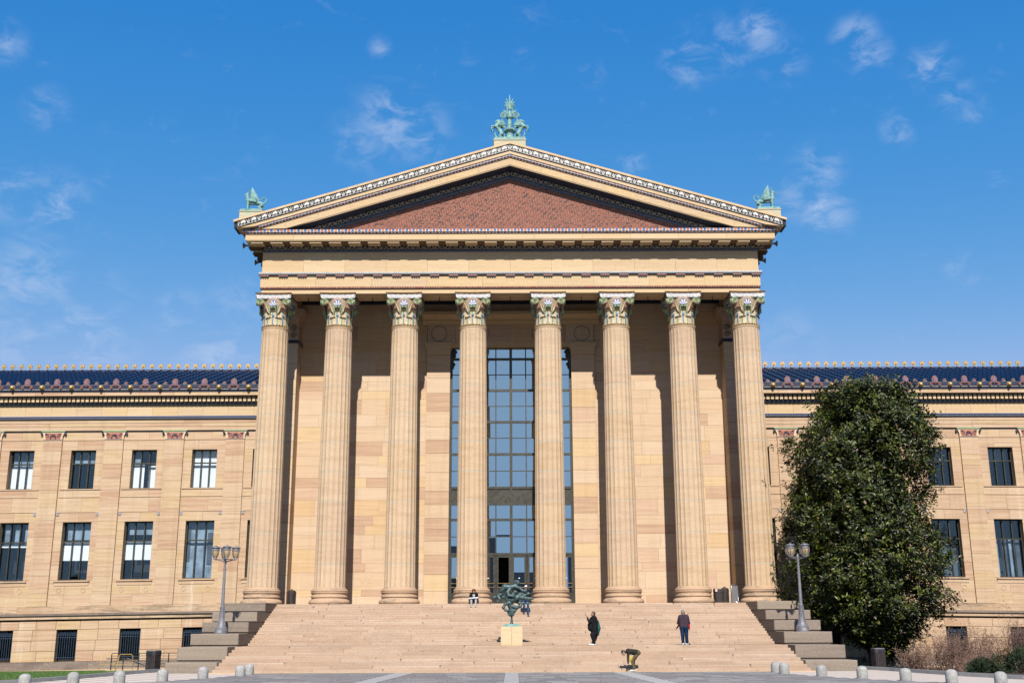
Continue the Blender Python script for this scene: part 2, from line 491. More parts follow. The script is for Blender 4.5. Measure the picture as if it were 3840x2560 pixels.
class MB:
    def __init__(self):
        self.v, self.f, self.m = [], [], []

    def add(self, vs, fs, mat=0):
        o = len(self.v)
        self.v += [tuple(p) for p in vs]
        for f in fs:
            self.f.append([i + o for i in f])
            self.m.append(mat)
        return self

    def box(self, x0, x1, y0, y1, z0, z1, mat=0):
        x0, x1 = min(x0, x1), max(x0, x1)
        return self.add([(x0, y0, z0), (x1, y0, z0), (x1, y1, z0), (x0, y1, z0), (x0, y0, z1), (x1, y0, z1), (x1, y1, z1), (x0, y1, z1)],
                        [(0, 3, 2, 1), (4, 5, 6, 7), (0, 1, 5, 4), (1, 2, 6, 5), (2, 3, 7, 6), (3, 0, 4, 7)], mat)

    def cbox(self, x0, x1, y0, y1, z0, z1, c=.012, mat=0):
        """box with a chamfered front (y0) edge"""
        x0, x1 = min(x0, x1), max(x0, x1)
        vs = [(x0 + c, y0, z0 + c), (x1 - c, y0, z0 + c), (x1 - c, y0, z1 - c), (x0 + c, y0, z1 - c),
              (x0, y0 + c, z0), (x1, y0 + c, z0), (x1, y0 + c, z1), (x0, y0 + c, z1),
              (x0, y1, z0), (x1, y1, z0), (x1, y1, z1), (x0, y1, z1)]
        fs = [(0, 1, 2, 3), (4, 5, 1, 0), (5, 6, 2, 1), (6, 7, 3, 2), (7, 4, 0, 3), (8, 9, 5, 4), (9, 10, 6, 5), (10, 11, 7, 6), (11, 8, 4, 7), (8, 11, 10, 9)]
        return self.add(vs, fs, mat)

    def hexa(self, p, mat=0):
        """eight points: bottom 4 (front-left, front-right, back-right, back-left), top 4"""
        return self.add(p, [(0, 3, 2, 1), (4, 5, 6, 7), (0, 1, 5, 4), (1, 2, 6, 5), (2, 3, 7, 6), (3, 0, 4, 7)], mat)

    def prism(self, poly, axis, a, b, mat=0, caps=True):
        """extrude a 2-D polygon along axis from a to b. poly coords fill the other two axes in order"""
        n = len(poly)

        def P(q, t):
            if axis == 'x':
                return (t, q[0], q[1])
            if axis == 'y':
                return (q[0], t, q[1])
            return (q[0], q[1], t)
        vs = [P(q, a) for q in poly] + [P(q, b) for q in poly]
        fs = [(i, (i + 1) % n, n + (i + 1) % n, n + i) for i in range(n)]
        if caps:
            fs += [tuple(range(n))[::-1], tuple(range(n, 2 * n))]
        return self.add(vs, fs, mat)

    def lathe(self, prof, n=24, mat=0, c=(0, 0, 0), mats=None, caps=True):
        k = len(prof)
        vs = []
        for (r, z) in prof:
            for i in range(n):
                a = 2 * math.pi * i / n
                vs.append((c[0] + r * math.cos(a), c[1] + r * math.sin(a), c[2] + z))
        o = len(self.v)
        self.v += vs
        for j in range(k - 1):
            for i in range(n):
                self.f.append([o + j * n + i, o + j * n + (i + 1) % n, o + (j + 1) * n + (i + 1) % n, o + (j + 1) * n + i])
                self.m.append(mats[j] if mats else mat)
        if caps:
            self.f.append([o + i for i in range(n)][::-1])
            self.m.append(mats[0] if mats else mat)
            self.f.append([o + (k - 1) * n + i for i in range(n)])
            self.m.append(mats[-1] if mats else mat)
        return self

    def tube(self, pts, r, n=6, mat=0, caps=True):
        pts = [Vector(p) for p in pts]
        k = len(pts)
        rs = r if isinstance(r, (list, tuple)) else [r] * k
        up = None
        o = len(self.v)
        for j, p in enumerate(pts):
            t = (pts[min(k - 1, j + 1)] - pts[max(0, j - 1)])
            if t.length < 1e-9:
                t = Vector((0, 0, 1))
            t.normalize()
            if up is None:
                up = Vector((0, 0, 1)) if abs(t.z) < .9 else Vector((1, 0, 0))
            a = t.cross(up)
            if a.length < 1e-6:
                a = t.orthogonal()
            a.normalize()
            b = a.cross(t).normalized()
            up = b
            for i in range(n):
                w = 2 * math.pi * i / n
                self.v.append(tuple(p + (a * math.cos(w) + b * math.sin(w)) * rs[j]))
        for j in range(k - 1):
            for i in range(n):
                self.f.append([o + j * n + i, o + j * n + (i + 1) % n, o + (j + 1) * n + (i + 1) % n, o + (j + 1) * n + i])
                self.m.append(mat)
        if caps:
            self.f.append([o + i for i in range(n)][::-1])
            self.m.append(mat)
            self.f.append([o + (k - 1) * n + i for i in range(n)])
            self.m.append(mat)
        return self

    def ell(self, c, r, n=12, k=8, mat=0, rot=None):
        o = len(self.v)
        Rm = rot.to_matrix() if rot is not None else None
        for j in range(k + 1):
            ph = math.pi * j / k
            for i in range(n):
                a = 2 * math.pi * i / n
                p = Vector((r[0] * math.sin(ph) * math.cos(a), r[1] * math.sin(ph) * math.sin(a), -r[2] * math.cos(ph)))
                if Rm:
                    p = Rm @ p
                self.v.append((c[0] + p.x, c[1] + p.y, c[2] + p.z))
        for j in range(k):
            for i in range(n):
                self.f.append([o + j * n + i, o + j * n + (i + 1) % n, o + (j + 1) * n + (i + 1) % n, o + (j + 1) * n + i])
                self.m.append(mat)
        return self

    def ribbon(self, pts, w, y0, y1, mat=0):
        """flat ribbon in the x-z plane, with thickness from y0 (front) to y1 (back). w scalar or list"""
        k = len(pts)
        ws = w if isinstance(w, (list, tuple)) else [w] * k
        L, Rr = [], []
        for j, (x, z) in enumerate(pts):
            xa, za = pts[max(0, j - 1)]
            xb, zb = pts[min(k - 1, j + 1)]
            tx, tz = xb - xa, zb - za
            l = math.hypot(tx, tz) or 1
            nx, nz = -tz / l, tx / l
            L.append((x + nx * ws[j] / 2, z + nz * ws[j] / 2))
            Rr.append((x - nx * ws[j] / 2, z - nz * ws[j] / 2))
        poly_v = []
        for (p, q) in zip(L, Rr):
            poly_v += [(p[0], y0, p[1]), (q[0], y0, q[1]), (p[0], y1, p[1]), (q[0], y1, q[1])]
        fs = []
        for j in range(k - 1):
            a, b = 4 * j, 4 * j + 4
            fs += [(a, a + 1, b + 1, b), (a, b, b + 2, a + 2), (a + 1, a + 3, b + 3, b + 1)]
        fs += [(0, 2, 3, 1), (4 * k - 4, 4 * k - 3, 4 * k - 1, 4 * k - 2)]
        return self.add(poly_v, fs, mat)

    def flat(self, poly, y0, y1, mat=0):
        return self.prism(poly, 'y', y0, y1, mat)

    def xf(self, mtx, start=0):
        for i in range(start, len(self.v)):
            self.v[i] = tuple(mtx @ Vector(self.v[i]))
        return self

    def mesh(self, name, mats, smooth=False, warp=None):
        me = bpy.data.meshes.new(name)
        vs = [warp(*p) for p in self.v] if warp else self.v
        me.from_pydata(vs, [], self.f)
        if isinstance(mats, str):
            mats = [mats]
        for mm in mats:
            me.materials.append(M[mm])
        if len(mats) > 1:
            me.polygons.foreach_set('material_index', self.m)
        if smooth:
            me.polygons.foreach_set('use_smooth', [True] * len(me.polygons))
        me.update()
        return me


def ob(name, mesh, parent=None, loc=(0, 0, 0), rot=(0, 0, 0), scale=(1, 1, 1)):
    o = bpy.data.objects.new(name, mesh)
    C.objects.link(o)
    o.location = loc
    o.rotation_euler = rot
    o.scale = scale
    if parent is not None:
        o.parent = parent
    return o


def thing(name, label, cat, loc=(0, 0, 0), rotz=0.0, group=None):
    o = ob(name, None, None, loc, (0, 0, rotz))
    return tag(o, label, cat, group)


def tag(o, label, cat, group=None):
    o['label'] = label
    o['category'] = cat
    if group:
        o['group'] = group
    return o


def struct(name, mesh, label=None):
    o = ob(name, mesh)
    o['kind'] = 'structure'
    if label:
        o['label'] = label
    return o


def sub(name, parent, loc=(0, 0, 0), rot=(0, 0, 0)):
    return ob(name, None, parent, loc, rot)


def smooth_by_angle(me, ang=40):
    bm = bmesh.new()
    bm.from_mesh(me)
    bmesh.ops.recalc_face_normals(bm, faces=bm.faces)
    for f in bm.faces:
        f.smooth = True
    for e in bm.edges:
        e.smooth = not (len(e.link_faces) == 2 and e.calc_face_angle(0) > R(ang))
    bm.to_mesh(me)
    bm.free()
    return me


def fix_normals(me):
    bm = bmesh.new()
    bm.from_mesh(me)
    bmesh.ops.recalc_face_normals(bm, faces=bm.faces)
    bm.to_mesh(me)
    bm.free()
    return me


# ================================================================== the setting
Z0, ZL, ZP = 0.08, 1.14, 3.31
YC, YW, YG = 66.0, 70.0, 70.3
XI, XO = 13.37, 15.73

me = MB().add([(-4000, -4000, -0.55), (4000, -4000, -0.55), (4000, 4000, -0.55), (-4000, 4000, -0.55)], [(0, 1, 2, 3)]).mesh('ground', 'ground_far')
struct('ground', me)

# plaza bed under the slabs, then pavements and lawns either side
edgeL = [(-18.2, 30), (-17.6, 36), (-16.2, 39.6), (-14.2, 42.3), (-13.05, 44.3), (-12.2, 46.6), (-11.75, 48.6), (-11.7, 51.4)]
edgeR = [(-x, y) for x, y in edgeL]
poly = [(x, y, .03) for x, y in edgeL] + [(x, y, .03) for x, y in reversed(edgeR)] + [(40, 10, .03), (40, -60, .03), (-40, -60, .03), (-40, 10, .03)]
plaza = struct('plaza', MB().add(poly, [tuple(range(len(poly)))[::-1]]).mesh('plaza', 'slate_paving'), 'grey slate plaza in front of the stone steps')


def x_edge(y):
    for (xa, ya), (xb, yb) in zip(edgeL, edgeL[1:]):
        if ya <= y <= yb:
            return -(xa + (xb - xa) * (y - ya) / (yb - ya))
    return 18.2


def band_x(k, y):   # three lighter strips that fan out towards the camera
    return {-1: -4.7 - (51 - y) * .07, 0: 0.02, 1: 4.85 + (51 - y) * .07}[k]


y = 50.95
row = 0
while y > 40.2:
    dep = .88
    y0, y1 = y - dep, y
    yc = (y0 + y1) / 2
    xl = x_edge(yc) - .04
    cuts = [-xl]
    x = -xl + rnd.uniform(.4, 1.0)
    while x < xl - .3:
        cuts.append(x)
        x += rnd.choice([.8, 1.0, 1.2, 1.35])
    cuts.append(xl)
    segs = list(zip(cuts, cuts[1:]))
    for (a, b) in segs:
        parts = [(a, b)]
        for k in (-1, 0, 1):
            bx = band_x(k, yc)
            hw = .29 if k == 0 else .42
            np_ = []
            for (p, q) in parts:
                if q <= bx - hw or p >= bx + hw:
                    np_.append((p, q))
                else:
                    if p < bx - hw - .05:
                        np_.append((p, bx - hw))
                    if q > bx + hw + .05:
                        np_.append((bx + hw, q))
            parts = np_
        for (p, q) in parts:
            zt = Z0 + rnd.uniform(-.003, .003)
            ob('paving_slab', MB().box(p + .008, q - .008, y0 + .008, y1 - .008, .0, zt).mesh('paving_slab', 'slate_paving'), plaza)
    y -= dep
    row += 1
for k in (-1, 0, 1):
    hw = .28 if k == 0 else .40
    mb = MB()
    ya, yb = 40.0, 50.95
    xa, xb = band_x(k, ya), band_x(k, yb)
    mb.hexa([(xa - hw, ya, .0), (xa + hw, ya, .0), (xb + hw, yb, .0), (xb - hw, yb, .0), (xa - hw, ya, Z0 + .001), (xa + hw, ya, Z0 + .001), (xb + hw, yb, Z0 + .001), (xb - hw, yb, Z0 + .001)])
    ob('paving_band', mb.mesh('paving_band', 'paving_band'), plaza)
# pale stone strip at the foot of the steps
ob('threshold_strip', MB().box(-13.6, 13.6, 50.97, 51.6, 0, Z0 + .012).mesh('threshold_strip', 'trim_stone'), plaza)

for s in (-1, 1):
    kerb = [(18.7, 41.5), (18.05, 43.3), (17.45, 46.5), (16.7, 51.2), (16.2, 53.2)] if s < 0 else [(19.4, 42.0), (19.0, 42.9), (17.9, 46.0), (16.85, 51.2), (16.2, 53.2)]
    pts = [(s * x, y) for x, y in kerb]
    inner = [(-s * x, y) if False else (s * -x, y) for x, y in edgeL]
    inner = [(s * abs(x), y) for x, y in edgeL]
    pol = [(x, y, .066) for x, y in inner] + [(s * 15.7, 51.4, .066), (s * 15.7, 52.3, .066), (s * 16.2, 53.2, .066)] + [(x, y, .066) for x, y in reversed(pts)] + [(s * 26, 30, .066)]
    struct('pavement', MB().add(pol, [tuple(range(len(pol)))]).mesh('pavement', 'sidewalk_paving'))
    for (xa, ya), (xb, yb) in zip(pts, pts[1:]):
        d = Vector((xb - xa, yb - ya))
        L = d.length
        d.normalize()
        n = Vector((d.y, -d.x)) * (-s if s < 0 else -s)
        if n.x * s < 0:
            n = -n
        nseg = max(1, int(L / 1.2))
        for i in range(nseg):
            p = Vector((xa, ya)) + d * (L * i / nseg + .006)
            q = Vector((xa, ya)) + d * (L * (i + 1) / nseg - .006)
            a, b = p, q
            c, e = q + n * .17, p + n * .17
            bz, tz = -.1, Z0 + .13
            k_ = MB().hexa([(a.x, a.y, bz), (b.x, b.y, bz), (c.x, c.y, bz), (e.x, e.y, bz), (a.x, a.y, tz), (b.x, b.y, tz), (c.x, c.y, tz), (e.x, e.y, tz)])
            o = ob('kerb', k_.mesh('kerb', 'kerb_stone'))
            o['kind'] = 'structure'
    # lawn / bed sheet falling gently to the building
    grid, nx, ny = [], 26, 14
    mb = MB()
    for j in range(ny + 1):
        for i in range(nx + 1):
            t = j / ny
            yy = 41 + (70.2 - 41) * t
            # left boundary follows the kerb
            xk = None
            for (xa, ya), (xb, yb) in zip(pts, pts[1:]):
                if ya <= yy <= yb:
                    xk = xa + (xb - xa) * (yy - ya) / (yb - ya)
            if xk is None:
                xk = pts[0][0] if yy < pts[0][1] else s * 15.75
            xx = xk + s * .1 + (s * 44 - xk) * (i / nx) ** 1.6
            zz = .12 - .52 * max(0, min(1, (yy - 46) / 22)) - .008 * max(0, abs(xx) - 20)
            mb.v.append((xx, yy, zz))
    for j in range(ny):
        for i in range(nx):
            a = j * (nx + 1) + i
            mb.f.append([a, a + 1, a + nx + 2, a + nx + 1])
            mb.m.append(0)
    struct('lawn' if s < 0 else 'planting_bed', mb.mesh('lawn', 'lawn_green' if s < 0 else 'soil', smooth=True))


def lawn_z(x, y):
    return .12 - .52 * max(0, min(1, (y - 46) / 22)) - .008 * max(0, abs(x) - 20)


# grass blades (left lawn, a small patch right)
def grass(name, pts, label):
    n = len(pts)
    rs = np.random.RandomState(3)
    P = np.array(pts)
    h = rs.uniform(.05, .10, n)
    a = rs.uniform(0, 6.283, n)
    w = .012
    dx, dy = np.cos(a) * w, np.sin(a) * w
    lx, ly = rs.normal(0, .02, n), rs.normal(0, .02, n)
    v = np.zeros((n, 3, 3))
    v[:, 0] = P - np.stack([dx, dy, np.full(n, .01)], 1)
    v[:, 1] = P + np.stack([dx, dy, np.full(n, -.01)], 1)
    v[:, 2] = P + np.stack([lx, ly, h], 1)
    me = bpy.data.meshes.new(name)
    me.from_pydata(v.reshape(-1, 3).tolist(), [], np.arange(3 * n).reshape(-1, 3).tolist())
    me.materials.append(M['grass_blade'])
    o = ob(name, me)
    o['kind'] = 'stuff'
    o['label'] = label
    o['category'] = 'grass'


gp = []
while len(gp) < 26000:
    yy = rnd.uniform(42.5, 68)
    xx = -rnd.uniform(16.4, 33)
    if any(ya <= yy <= yb and -xx < xa + (xb - xa) * (yy - ya) / (yb - ya) + .2 for (xa, ya), (xb, yb) in zip([(18.7, 41.5), (18.05, 43.3), (17.45, 46.5), (16.7, 51.2)], [(18.05, 43.3), (17.45, 46.5), (16.7, 51.2), (16.2, 53.2)])):
        continue
    gp.append((xx, yy, lawn_z(xx, yy)))
grass('grass', gp, 'short green lawn between the kerb and the wing wall')
gp = []
while len(gp) < 2600:
    yy = rnd.uniform(52.5, 57)
    xx = rnd.uniform(16.6, 19.4)
    gp.append((xx, yy, lawn_z(xx, yy)))
grass('grass', gp, 'small patch of grass under the magnolia by the bin')

# the parkway trees and city blocks behind the viewer; the great window mirrors them
rk = random.Random(9)
mb = MB()
x = -420.0
while x < 420:
    w_, h_, y_ = rk.uniform(6, 14), rk.uniform(9, 19), rk.uniform(-330, -240)
    mb.ell((x, y_, h_ * .45), (w_ * .7, w_ * .6, h_ * .6), 9, 6)
    x += w_ * .55
struct('distant_treeline', mb.mesh('distant_treeline', 'juniper_green'))['kind'] = 'stuff'
mb = MB()
for i in range(34):
    cx_, w_, h_ = rk.uniform(-420, 420), rk.uniform(18, 42), rk.choice([36, 45, 58, 70, 90, 115])
    if abs(cx_) < 130 and h_ < 90:
        h_ += 15
    y_ = rk.uniform(-1500, -1100)
    mb.box(cx_ - w_ / 2, cx_ + w_ / 2, y_ - 20, y_, -1, h_)
struct('distant_skyline', mb.mesh('distant_skyline', 'tile_slate'))['kind'] = 'stuff'

# ------------------------------------------------------------------ the steps
stairs = thing('stone_staircase', 'broad flight of worn pinkish stone steps rising to the columns', 'stairs', (0, 51.3, 0))
steps = []
for i in range(17):
    steps.append((64.62 - i * .41, 3.31 - i * (3.31 - ZL) / 17, 64.62 - (i - 1) * .41 if i else 70.2))
steps.append((55.35, ZL, 64.62 - 16 * .41))
for j in range(1, 8):
    steps.append((55.35 - j * .57, ZL - j * (ZL - Z0) / 8, 55.35 - (j - 1) * .57))
for k, (yf, zt, yb) in enumerate(steps):
    riser = (3.31 - ZL) / 17 if k < 17 else (ZL - Z0) / 8
    x = -XI
    xe = XI
    while x < xe - .01:
        L = rnd.uniform(1.9, 3.3)
        if xe - x - L < 1.0:
            L = xe - x
        b = x + L
        jy, jz = rnd.uniform(-.007, .007), rnd.uniform(-.003, .003)
        g = rnd.choice([.003, .004, .006, .012])
        mb = MB()
        x0_, x1_, c = x + g, b - g, .012
        ya, yb_, zb, zt_ = yf + jy, yb + .04, zt - riser - .03, zt + jz
        # worn nosing: chamfered upper front edge, with a chipped corner now and then
        ch0 = c + (rnd.uniform(.02, .05) if rnd.random() < .16 else 0)
        ch1 = c + (rnd.uniform(.02, .05) if rnd.random() < .16 else 0)
        vs = [(x0_, ya, zb), (x1_, ya, zb), (x1_, yb_, zb), (x0_, yb_, zb),
              (x0_ + ch0 - c, ya, zt_ - ch0), (x1_ - ch1 + c, ya, zt_ - ch1), (x1_ - ch1 + c, ya + ch1, zt_), (x0_ + ch0 - c, ya + ch0, zt_), (x1_, yb_, zt_), (x0_, yb_, zt_)]
        fs = [(0, 1, 5, 4), (4, 5, 6, 7), (7, 6, 8, 9), (1, 2, 8, 6, 5), (0, 4, 7, 9, 3), (3, 9, 8, 2), (0, 3, 2, 1)]
        mb.add([(p[0], p[1] - 51.3, p[2]) for p in vs], fs)
        ob('step_slab', mb.mesh('step_slab', 'step_stone'), stairs)
        x = b
# rubble core below the slabs so that the joints stay closed
core = MB()
for (yf, zt, yb) in steps:
    core.box(-XI + .02, XI - .02, yf + .05 - 51.3, yb + .05 - 51.3, -.3, zt - .05)
ob('step_core', core.mesh('step_core', 'mortar'), stairs)

# small chips, gaps and stains along the treads
for i in range(46):
    k = rnd.randrange(4, 25)
    yf, zt, yb = steps[k]
    cx_ = rnd.choice([rnd.uniform(-12.8, 12.8), rnd.gauss(-1.4, 1.4), rnd.gauss(3, 2)])
    cx_ = max(-12.8, min(12.8, cx_))
    wd, hh = rnd.uniform(.03, .11), rnd.uniform(.012, .028)
    m_ = MB()
    n_ = rnd.randrange(5, 8)
    pol = [(cx_ + wd * math.cos(2 * math.pi * q / n_) * rnd.uniform(.6, 1), zt - .13 + .02 + hh * .7 + hh * math.sin(2 * math.pi * q / n_) * rnd.uniform(.6, 1)) for q in range(n_)]
    m_.flat(pol, yf - 51.3 - .010, yf - 51.3 + .02)
    ob('chipped_patch', m_.mesh('chipped_patch', rnd.choice(['leaf_dry', 'plinth_stone', 'mortar'])), stairs)

for s in (-1, 1):
    lab = 'stepped dark granite cheek wall beside the steps, next to the railing and lawn' if s < 0 else 'stepped dark granite cheek wall beside the steps, in front of the magnolia'
    t = thing('stepped_cheek_wall', lab, 'wall', (s * 14.55, 52.2, 0), group='stepped cheek walls of the staircase')
    lv = [(61.68, 2.885, 3.335), (59.78, 2.34, 2.83), (57.97, 1.805, 2.307), (56.0, 1.21, 1.747), (53.94, .55, 1.15), (52.2, -.05, .507)]
    for i, (yf, zb, zt) in enumerate(lv):
        nxt = lv[i + 1][2] if i + 1 < len(lv) else None
        mb = MB()
        mb.cbox(-1.18, 1.18, yf - 52.2, 70.25 - 52.2, zb, zt, .028)
        o = ob('granite_block', mb.mesh('granite_block', 'granite_block'), t)
        if nxt:
            ob('recessed_bed', MB().box(-1.12, 1.12, yf + .08 - 52.2, 70.2 - 52.2, nxt - .01, zb + .01).mesh('recessed_bed', 'granite_block'), t)
# ================================================================== the museum
museum = thing('museum_building', 'golden stone museum with eight painted columns, brick pediment and blue-tiled wings', 'building', (0, 66, 0))


def mo(name, mesh=None, loc=(0, 0, 0), rot=(0, 0, 0)):
    """a direct part of the museum, given in world coordinates"""
    o = ob(name, mesh, museum, loc, rot)
    o.matrix_parent_inverse = Matrix.Translation((0, -66, 0))
    return o


def course_blocks(parent, courses, x0, x1, yf, depth, openings=(), wmin=1.0, wmax=2.4, mat='wall_stone', name='ashlar_block', gap=.0025, ch=.006, warp=None, proud=.003, seed=1, join=None):
    r = random.Random(seed)
    rest = MB()
    for ci, (z0, z1) in enumerate(courses):
        free = [(x0, x1)]
        for (a, b, c, d) in openings:
            if c < z1 - .001 and d > z0 + .001:
                nf = []
                for (p, q) in free:
                    if b <= p or a >= q:
                        nf.append((p, q))
                    else:
                        if a > p + .02:
                            nf.append((p, a))
                        if b < q - .02:
                            nf.append((b, q))
                free = nf
        for (p, q) in free:
            x = p
            while x < q - .01:
                L = r.uniform(wmin, wmax)
                if q - x - L < wmin * .7:
                    L = q - x
                pr = r.uniform(-proud, proud)
                if join and join(x + L / 2):
                    rest.cbox(x + gap, x + L - gap, yf + pr, yf + depth, z0 + gap, z1 - gap, ch)
                else:
                    m = MB().cbox(x + gap, x + L - gap, yf + pr, yf + depth, z0 + gap, z1 - gap, ch).mesh(name, mat, warp=warp)
                    ob(name, m, parent)
                x += L
    return rest


# ---- portico back wall
pw = mo('portico_wall')
ob('wall_core', MB().box(-13.9, -3.95, YW + .12, YW + 1.2, ZP - .5, 23.4).box(3.95, 13.9, YW + .12, YW + 1.2, ZP - .5, 23.4).box(-3.96, 3.96, YW + .12, YW + 1.2, 19.75, 23.4).mesh('wall_core', 'mortar'), pw)
zc = [ZP, 3.86, 4.26, 5.32]
r_ = random.Random(5)
while zc[-1] < 22.9:
    zc.append(zc[-1] + r_.choice([.62, .78, .88, 1.0, .55]))
zc[-1] = 23.35
courses = list(zip(zc, zc[1:]))
course_blocks(pw, courses, -13.75, 13.75, YW, .3, openings=[(-5.45, 5.45, 0, 21.3)], wmin=1.3, wmax=2.9, seed=3)
# a faded scrawl rubbed into one of the big lower blocks
fc = bpy.data.curves.new('faded_scrawl', 'FONT')
fc.body = 'XEN'
fc.size = .72
fc.extrude = .0008
fc.offset = .012
tmp = bpy.data.objects.new('tmp', fc)
C.objects.link(tmp)
bpy.context.view_layer.update()
fm = bpy.data.meshes.new_from_object(tmp.evaluated_get(bpy.context.evaluated_depsgraph_get()))
bpy.data.objects.remove(tmp)
stone('scrawl_stain', [(.565, .39, .255), (.565, .39, .255)], .7, (.66, .50, .34), drip=.3)
fm.materials.clear()
fm.materials.append(M['scrawl_stain'])
ob('faded_scrawl', fm, pw, (-9.5, YW - .0065, 4.46), (R(90), 0, 0))

# ---- surround of the great window: piers, lintel with roundels, hood
sur = mo('window_surround')
for s in (-1, 1):
    zz = ZP
    k = 0
    while zz < 19.1:
        h = min(rnd.choice([.85, 1.0, 1.2, .7]), 19.15 - zz)
        if 19.15 - zz - h < .4:
            h = 19.15 - zz
        ob('pier_block', MB().cbox(s * 3.93, s * 5.44, YW - .2, YW + .35, zz + .004, zz + h - .004, .01).mesh('pier_block', 'wall_stone'), sur)
        zz += h
    prof = [(5.44, 19.15), (5.47, 19.5), (5.56, 19.72), (5.6, 19.74), (5.6, 19.98)]
    pin = [(3.93, 19.15), (3.90, 19.5), (3.80, 19.72), (3.77, 19.74), (3.77, 19.98)]
    poly = [(s * a, z) for a, z in prof] + [(s * a, z) for a, z in reversed(pin)]
    ob('pier_capital', MB().prism(poly, 'y', YW - .32, YW + .3).mesh('pier_capital', 'trim_stone'), sur)
for (a, b) in ((-5.43, -3.6), (-3.6, -1.8), (-1.8, 0), (0, 1.8), (1.8, 3.6), (3.6, 5.43)):
    ob('lintel_block', MB().cbox(a + .004, b - .004, YW - .14, YW + .5, 19.99, 21.2, .01).mesh('lintel_block', 'wall_stone'), sur)
ob('lintel_soffit', MB().box(-3.9, 3.9, YW - .12, YW + .3, 19.70, 19.985).mesh('lintel_soffit', 'trim_stone'), sur)
for cx_ in (-4.67, -1.9, 1.9, 4.67):
    mb = MB()
    for (ra, rb, y0_, y1_) in ((.53, .48, -.012, .01),):
        n = 32
        vs, fs = [], []
        for i in range(n):
            a = 2 * math.pi * i / n
            for rr in (ra, rb):
                for yy in (y0_, y1_):
                    vs.append((cx_ + rr * math.cos(a), YW - .14 + yy, 20.6 + rr * math.sin(a)))
        for i in range(n):
            a, b = 4 * i, 4 * ((i + 1) % n)
            fs += [(a, a + 2, b + 2, b), (a, b, b + 1, a + 1), (a + 2, a + 3, b + 3, b + 2)]
        mb.add(vs, fs)
    ob('roundel', mb.mesh('roundel', 'plinth_stone'), sur)
hood = [(YW - .14, 21.2), (YW - .2, 21.2), (YW - .24, 21.35), (YW - .34, 21.38), (YW - .34, 21.52), (YW - .42, 21.55), (YW - .7, 21.72), (YW - .74, 21.74), (YW - .74, 21.95), (YW + .2, 21.97)]
ob('hood_cornice', MB().prism(hood, 'x', -5.78, 5.78).mesh('hood_cornice', 'trim_stone'), sur)

# ---- great window
gw = mo('entrance_window')
YF = YW + .28
xs_thick = [-3.9, -1.94, 0, 1.94, 3.9]
xs_thin = [-2.92, -.97, .97, 2.92]
tz = [19.71, 18.95, 17.91, 16.87, 15.83, 14.79, 13.75, 12.70, 11.63, 10.56, 9.54, 8.55, 7.5, 6.42]
thick = {19.71, 18.95, 16.87, 14.79, 12.70, 10.56, 9.54, 8.55, 6.42}
for x in xs_thick + xs_thin:
    w = .085 if x in xs_thick else .035
    if abs(x) == 3.9:
        w = .11
    ob('mullion', MB().box(x - w, x + w, YF - (.10 if w > .05 else .05), YF + .06, ZP, 19.75).mesh('mullion', 'bronze_frame'), gw)
for z in tz:
    w = .075 if z in thick else .025
    ob('transom', MB().box(-3.9, 3.9, YF - (.085 if w > .05 else .04), YF + .05, z - w, z + w).mesh('transom', 'bronze_frame'), gw)
cols = sorted(xs_thick + xs_thin)
rows = sorted(tz)
for z0, z1 in zip(rows, rows[1:]):
    for x0, x1 in zip(cols, cols[1:]):
        if abs(z0 - 9.54) < .01:
            ob('spandrel_panel', MB().box(x0 + .03, x1 - .03, YF - .02, YF + .03, z0 + .03, z1 - .03).mesh('spandrel_panel', 'bronze_frame'), gw)
            continue
        m = MB().box(-(x1 - x0) / 2 + .02, (x1 - x0) / 2 - .02, -.006, .006, -(z1 - z0) / 2 + .015, (z1 - z0) / 2 - .015).mesh('pane', 'entrance_glass')
        ob('pane', m, gw, ((x0 + x1) / 2, YF, (z0 + z1) / 2), (R(rnd.uniform(-.5, .5)), 0, R(rnd.uniform(-.5, .5))))
# bronze scrolls in the upper corners of the two middle lights
for s in (-1, 1):
    for x in (s * 1.86, s * 3.8):
        mb = MB()
        d = -1 if x > 0 else 1
        if abs(x) > 3:
            d = -s
        for (zz, rr) in ((19.45, .20), (19.18, .16), (19.02, .09), (18.62, .13), (18.45, .08)):
            mb.ell((x + d * rr * .5, YF - .05, zz), (rr, .04, rr * .85), 10, 6)
        mb.box(x - .08, x + .08, YF - .08, YF, 18.3, 19.7)
        ob('corner_scroll', mb.mesh('corner_scroll', 'black_iron'), gw)
# doors: framed leaves with push bars, kick panels
for i, (x0, x1) in enumerate(zip(cols, cols[1:])):
    dr = mo('door')
    op = (x0 == -.97)
    o_ = .0
    ang = 0
    f = MB()
    f.box(x0 + .05, x0 + .16, YF - .06, YF + .04, ZP + .02, 6.36).box(x1 - .16, x1 - .05, YF - .06, YF + .04, ZP + .02, 6.36)
    f.box(x0 + .16, x1 - .16, YF - .06, YF + .04, 6.22, 6.36).box(x0 + .16, x1 - .16, YF - .06, YF + .04, ZP + .02, 4.05)
    ob('door_frame', f.mesh('door_frame', 'bronze_frame'), dr)
    if not op:
        ob('pane', MB().box(x0 + .16, x1 - .16, YF - .01, YF + .01, 4.05, 6.22).mesh('pane', 'entrance_glass'), dr)
        ob('notice', MB().box((x0 + x1) / 2 - .045, (x0 + x1) / 2 + .045, YF - .016, YF - .011, 4.93, 4.98).mesh('notice', 'white_paper'), dr)
    for zb in (4.38, 4.62):
        ob('push_bar', MB().box(x0 + .1, x1 - .1, YF - .12, YF - .09, zb, zb + .03).mesh('push_bar', 'cap_gold'), dr)
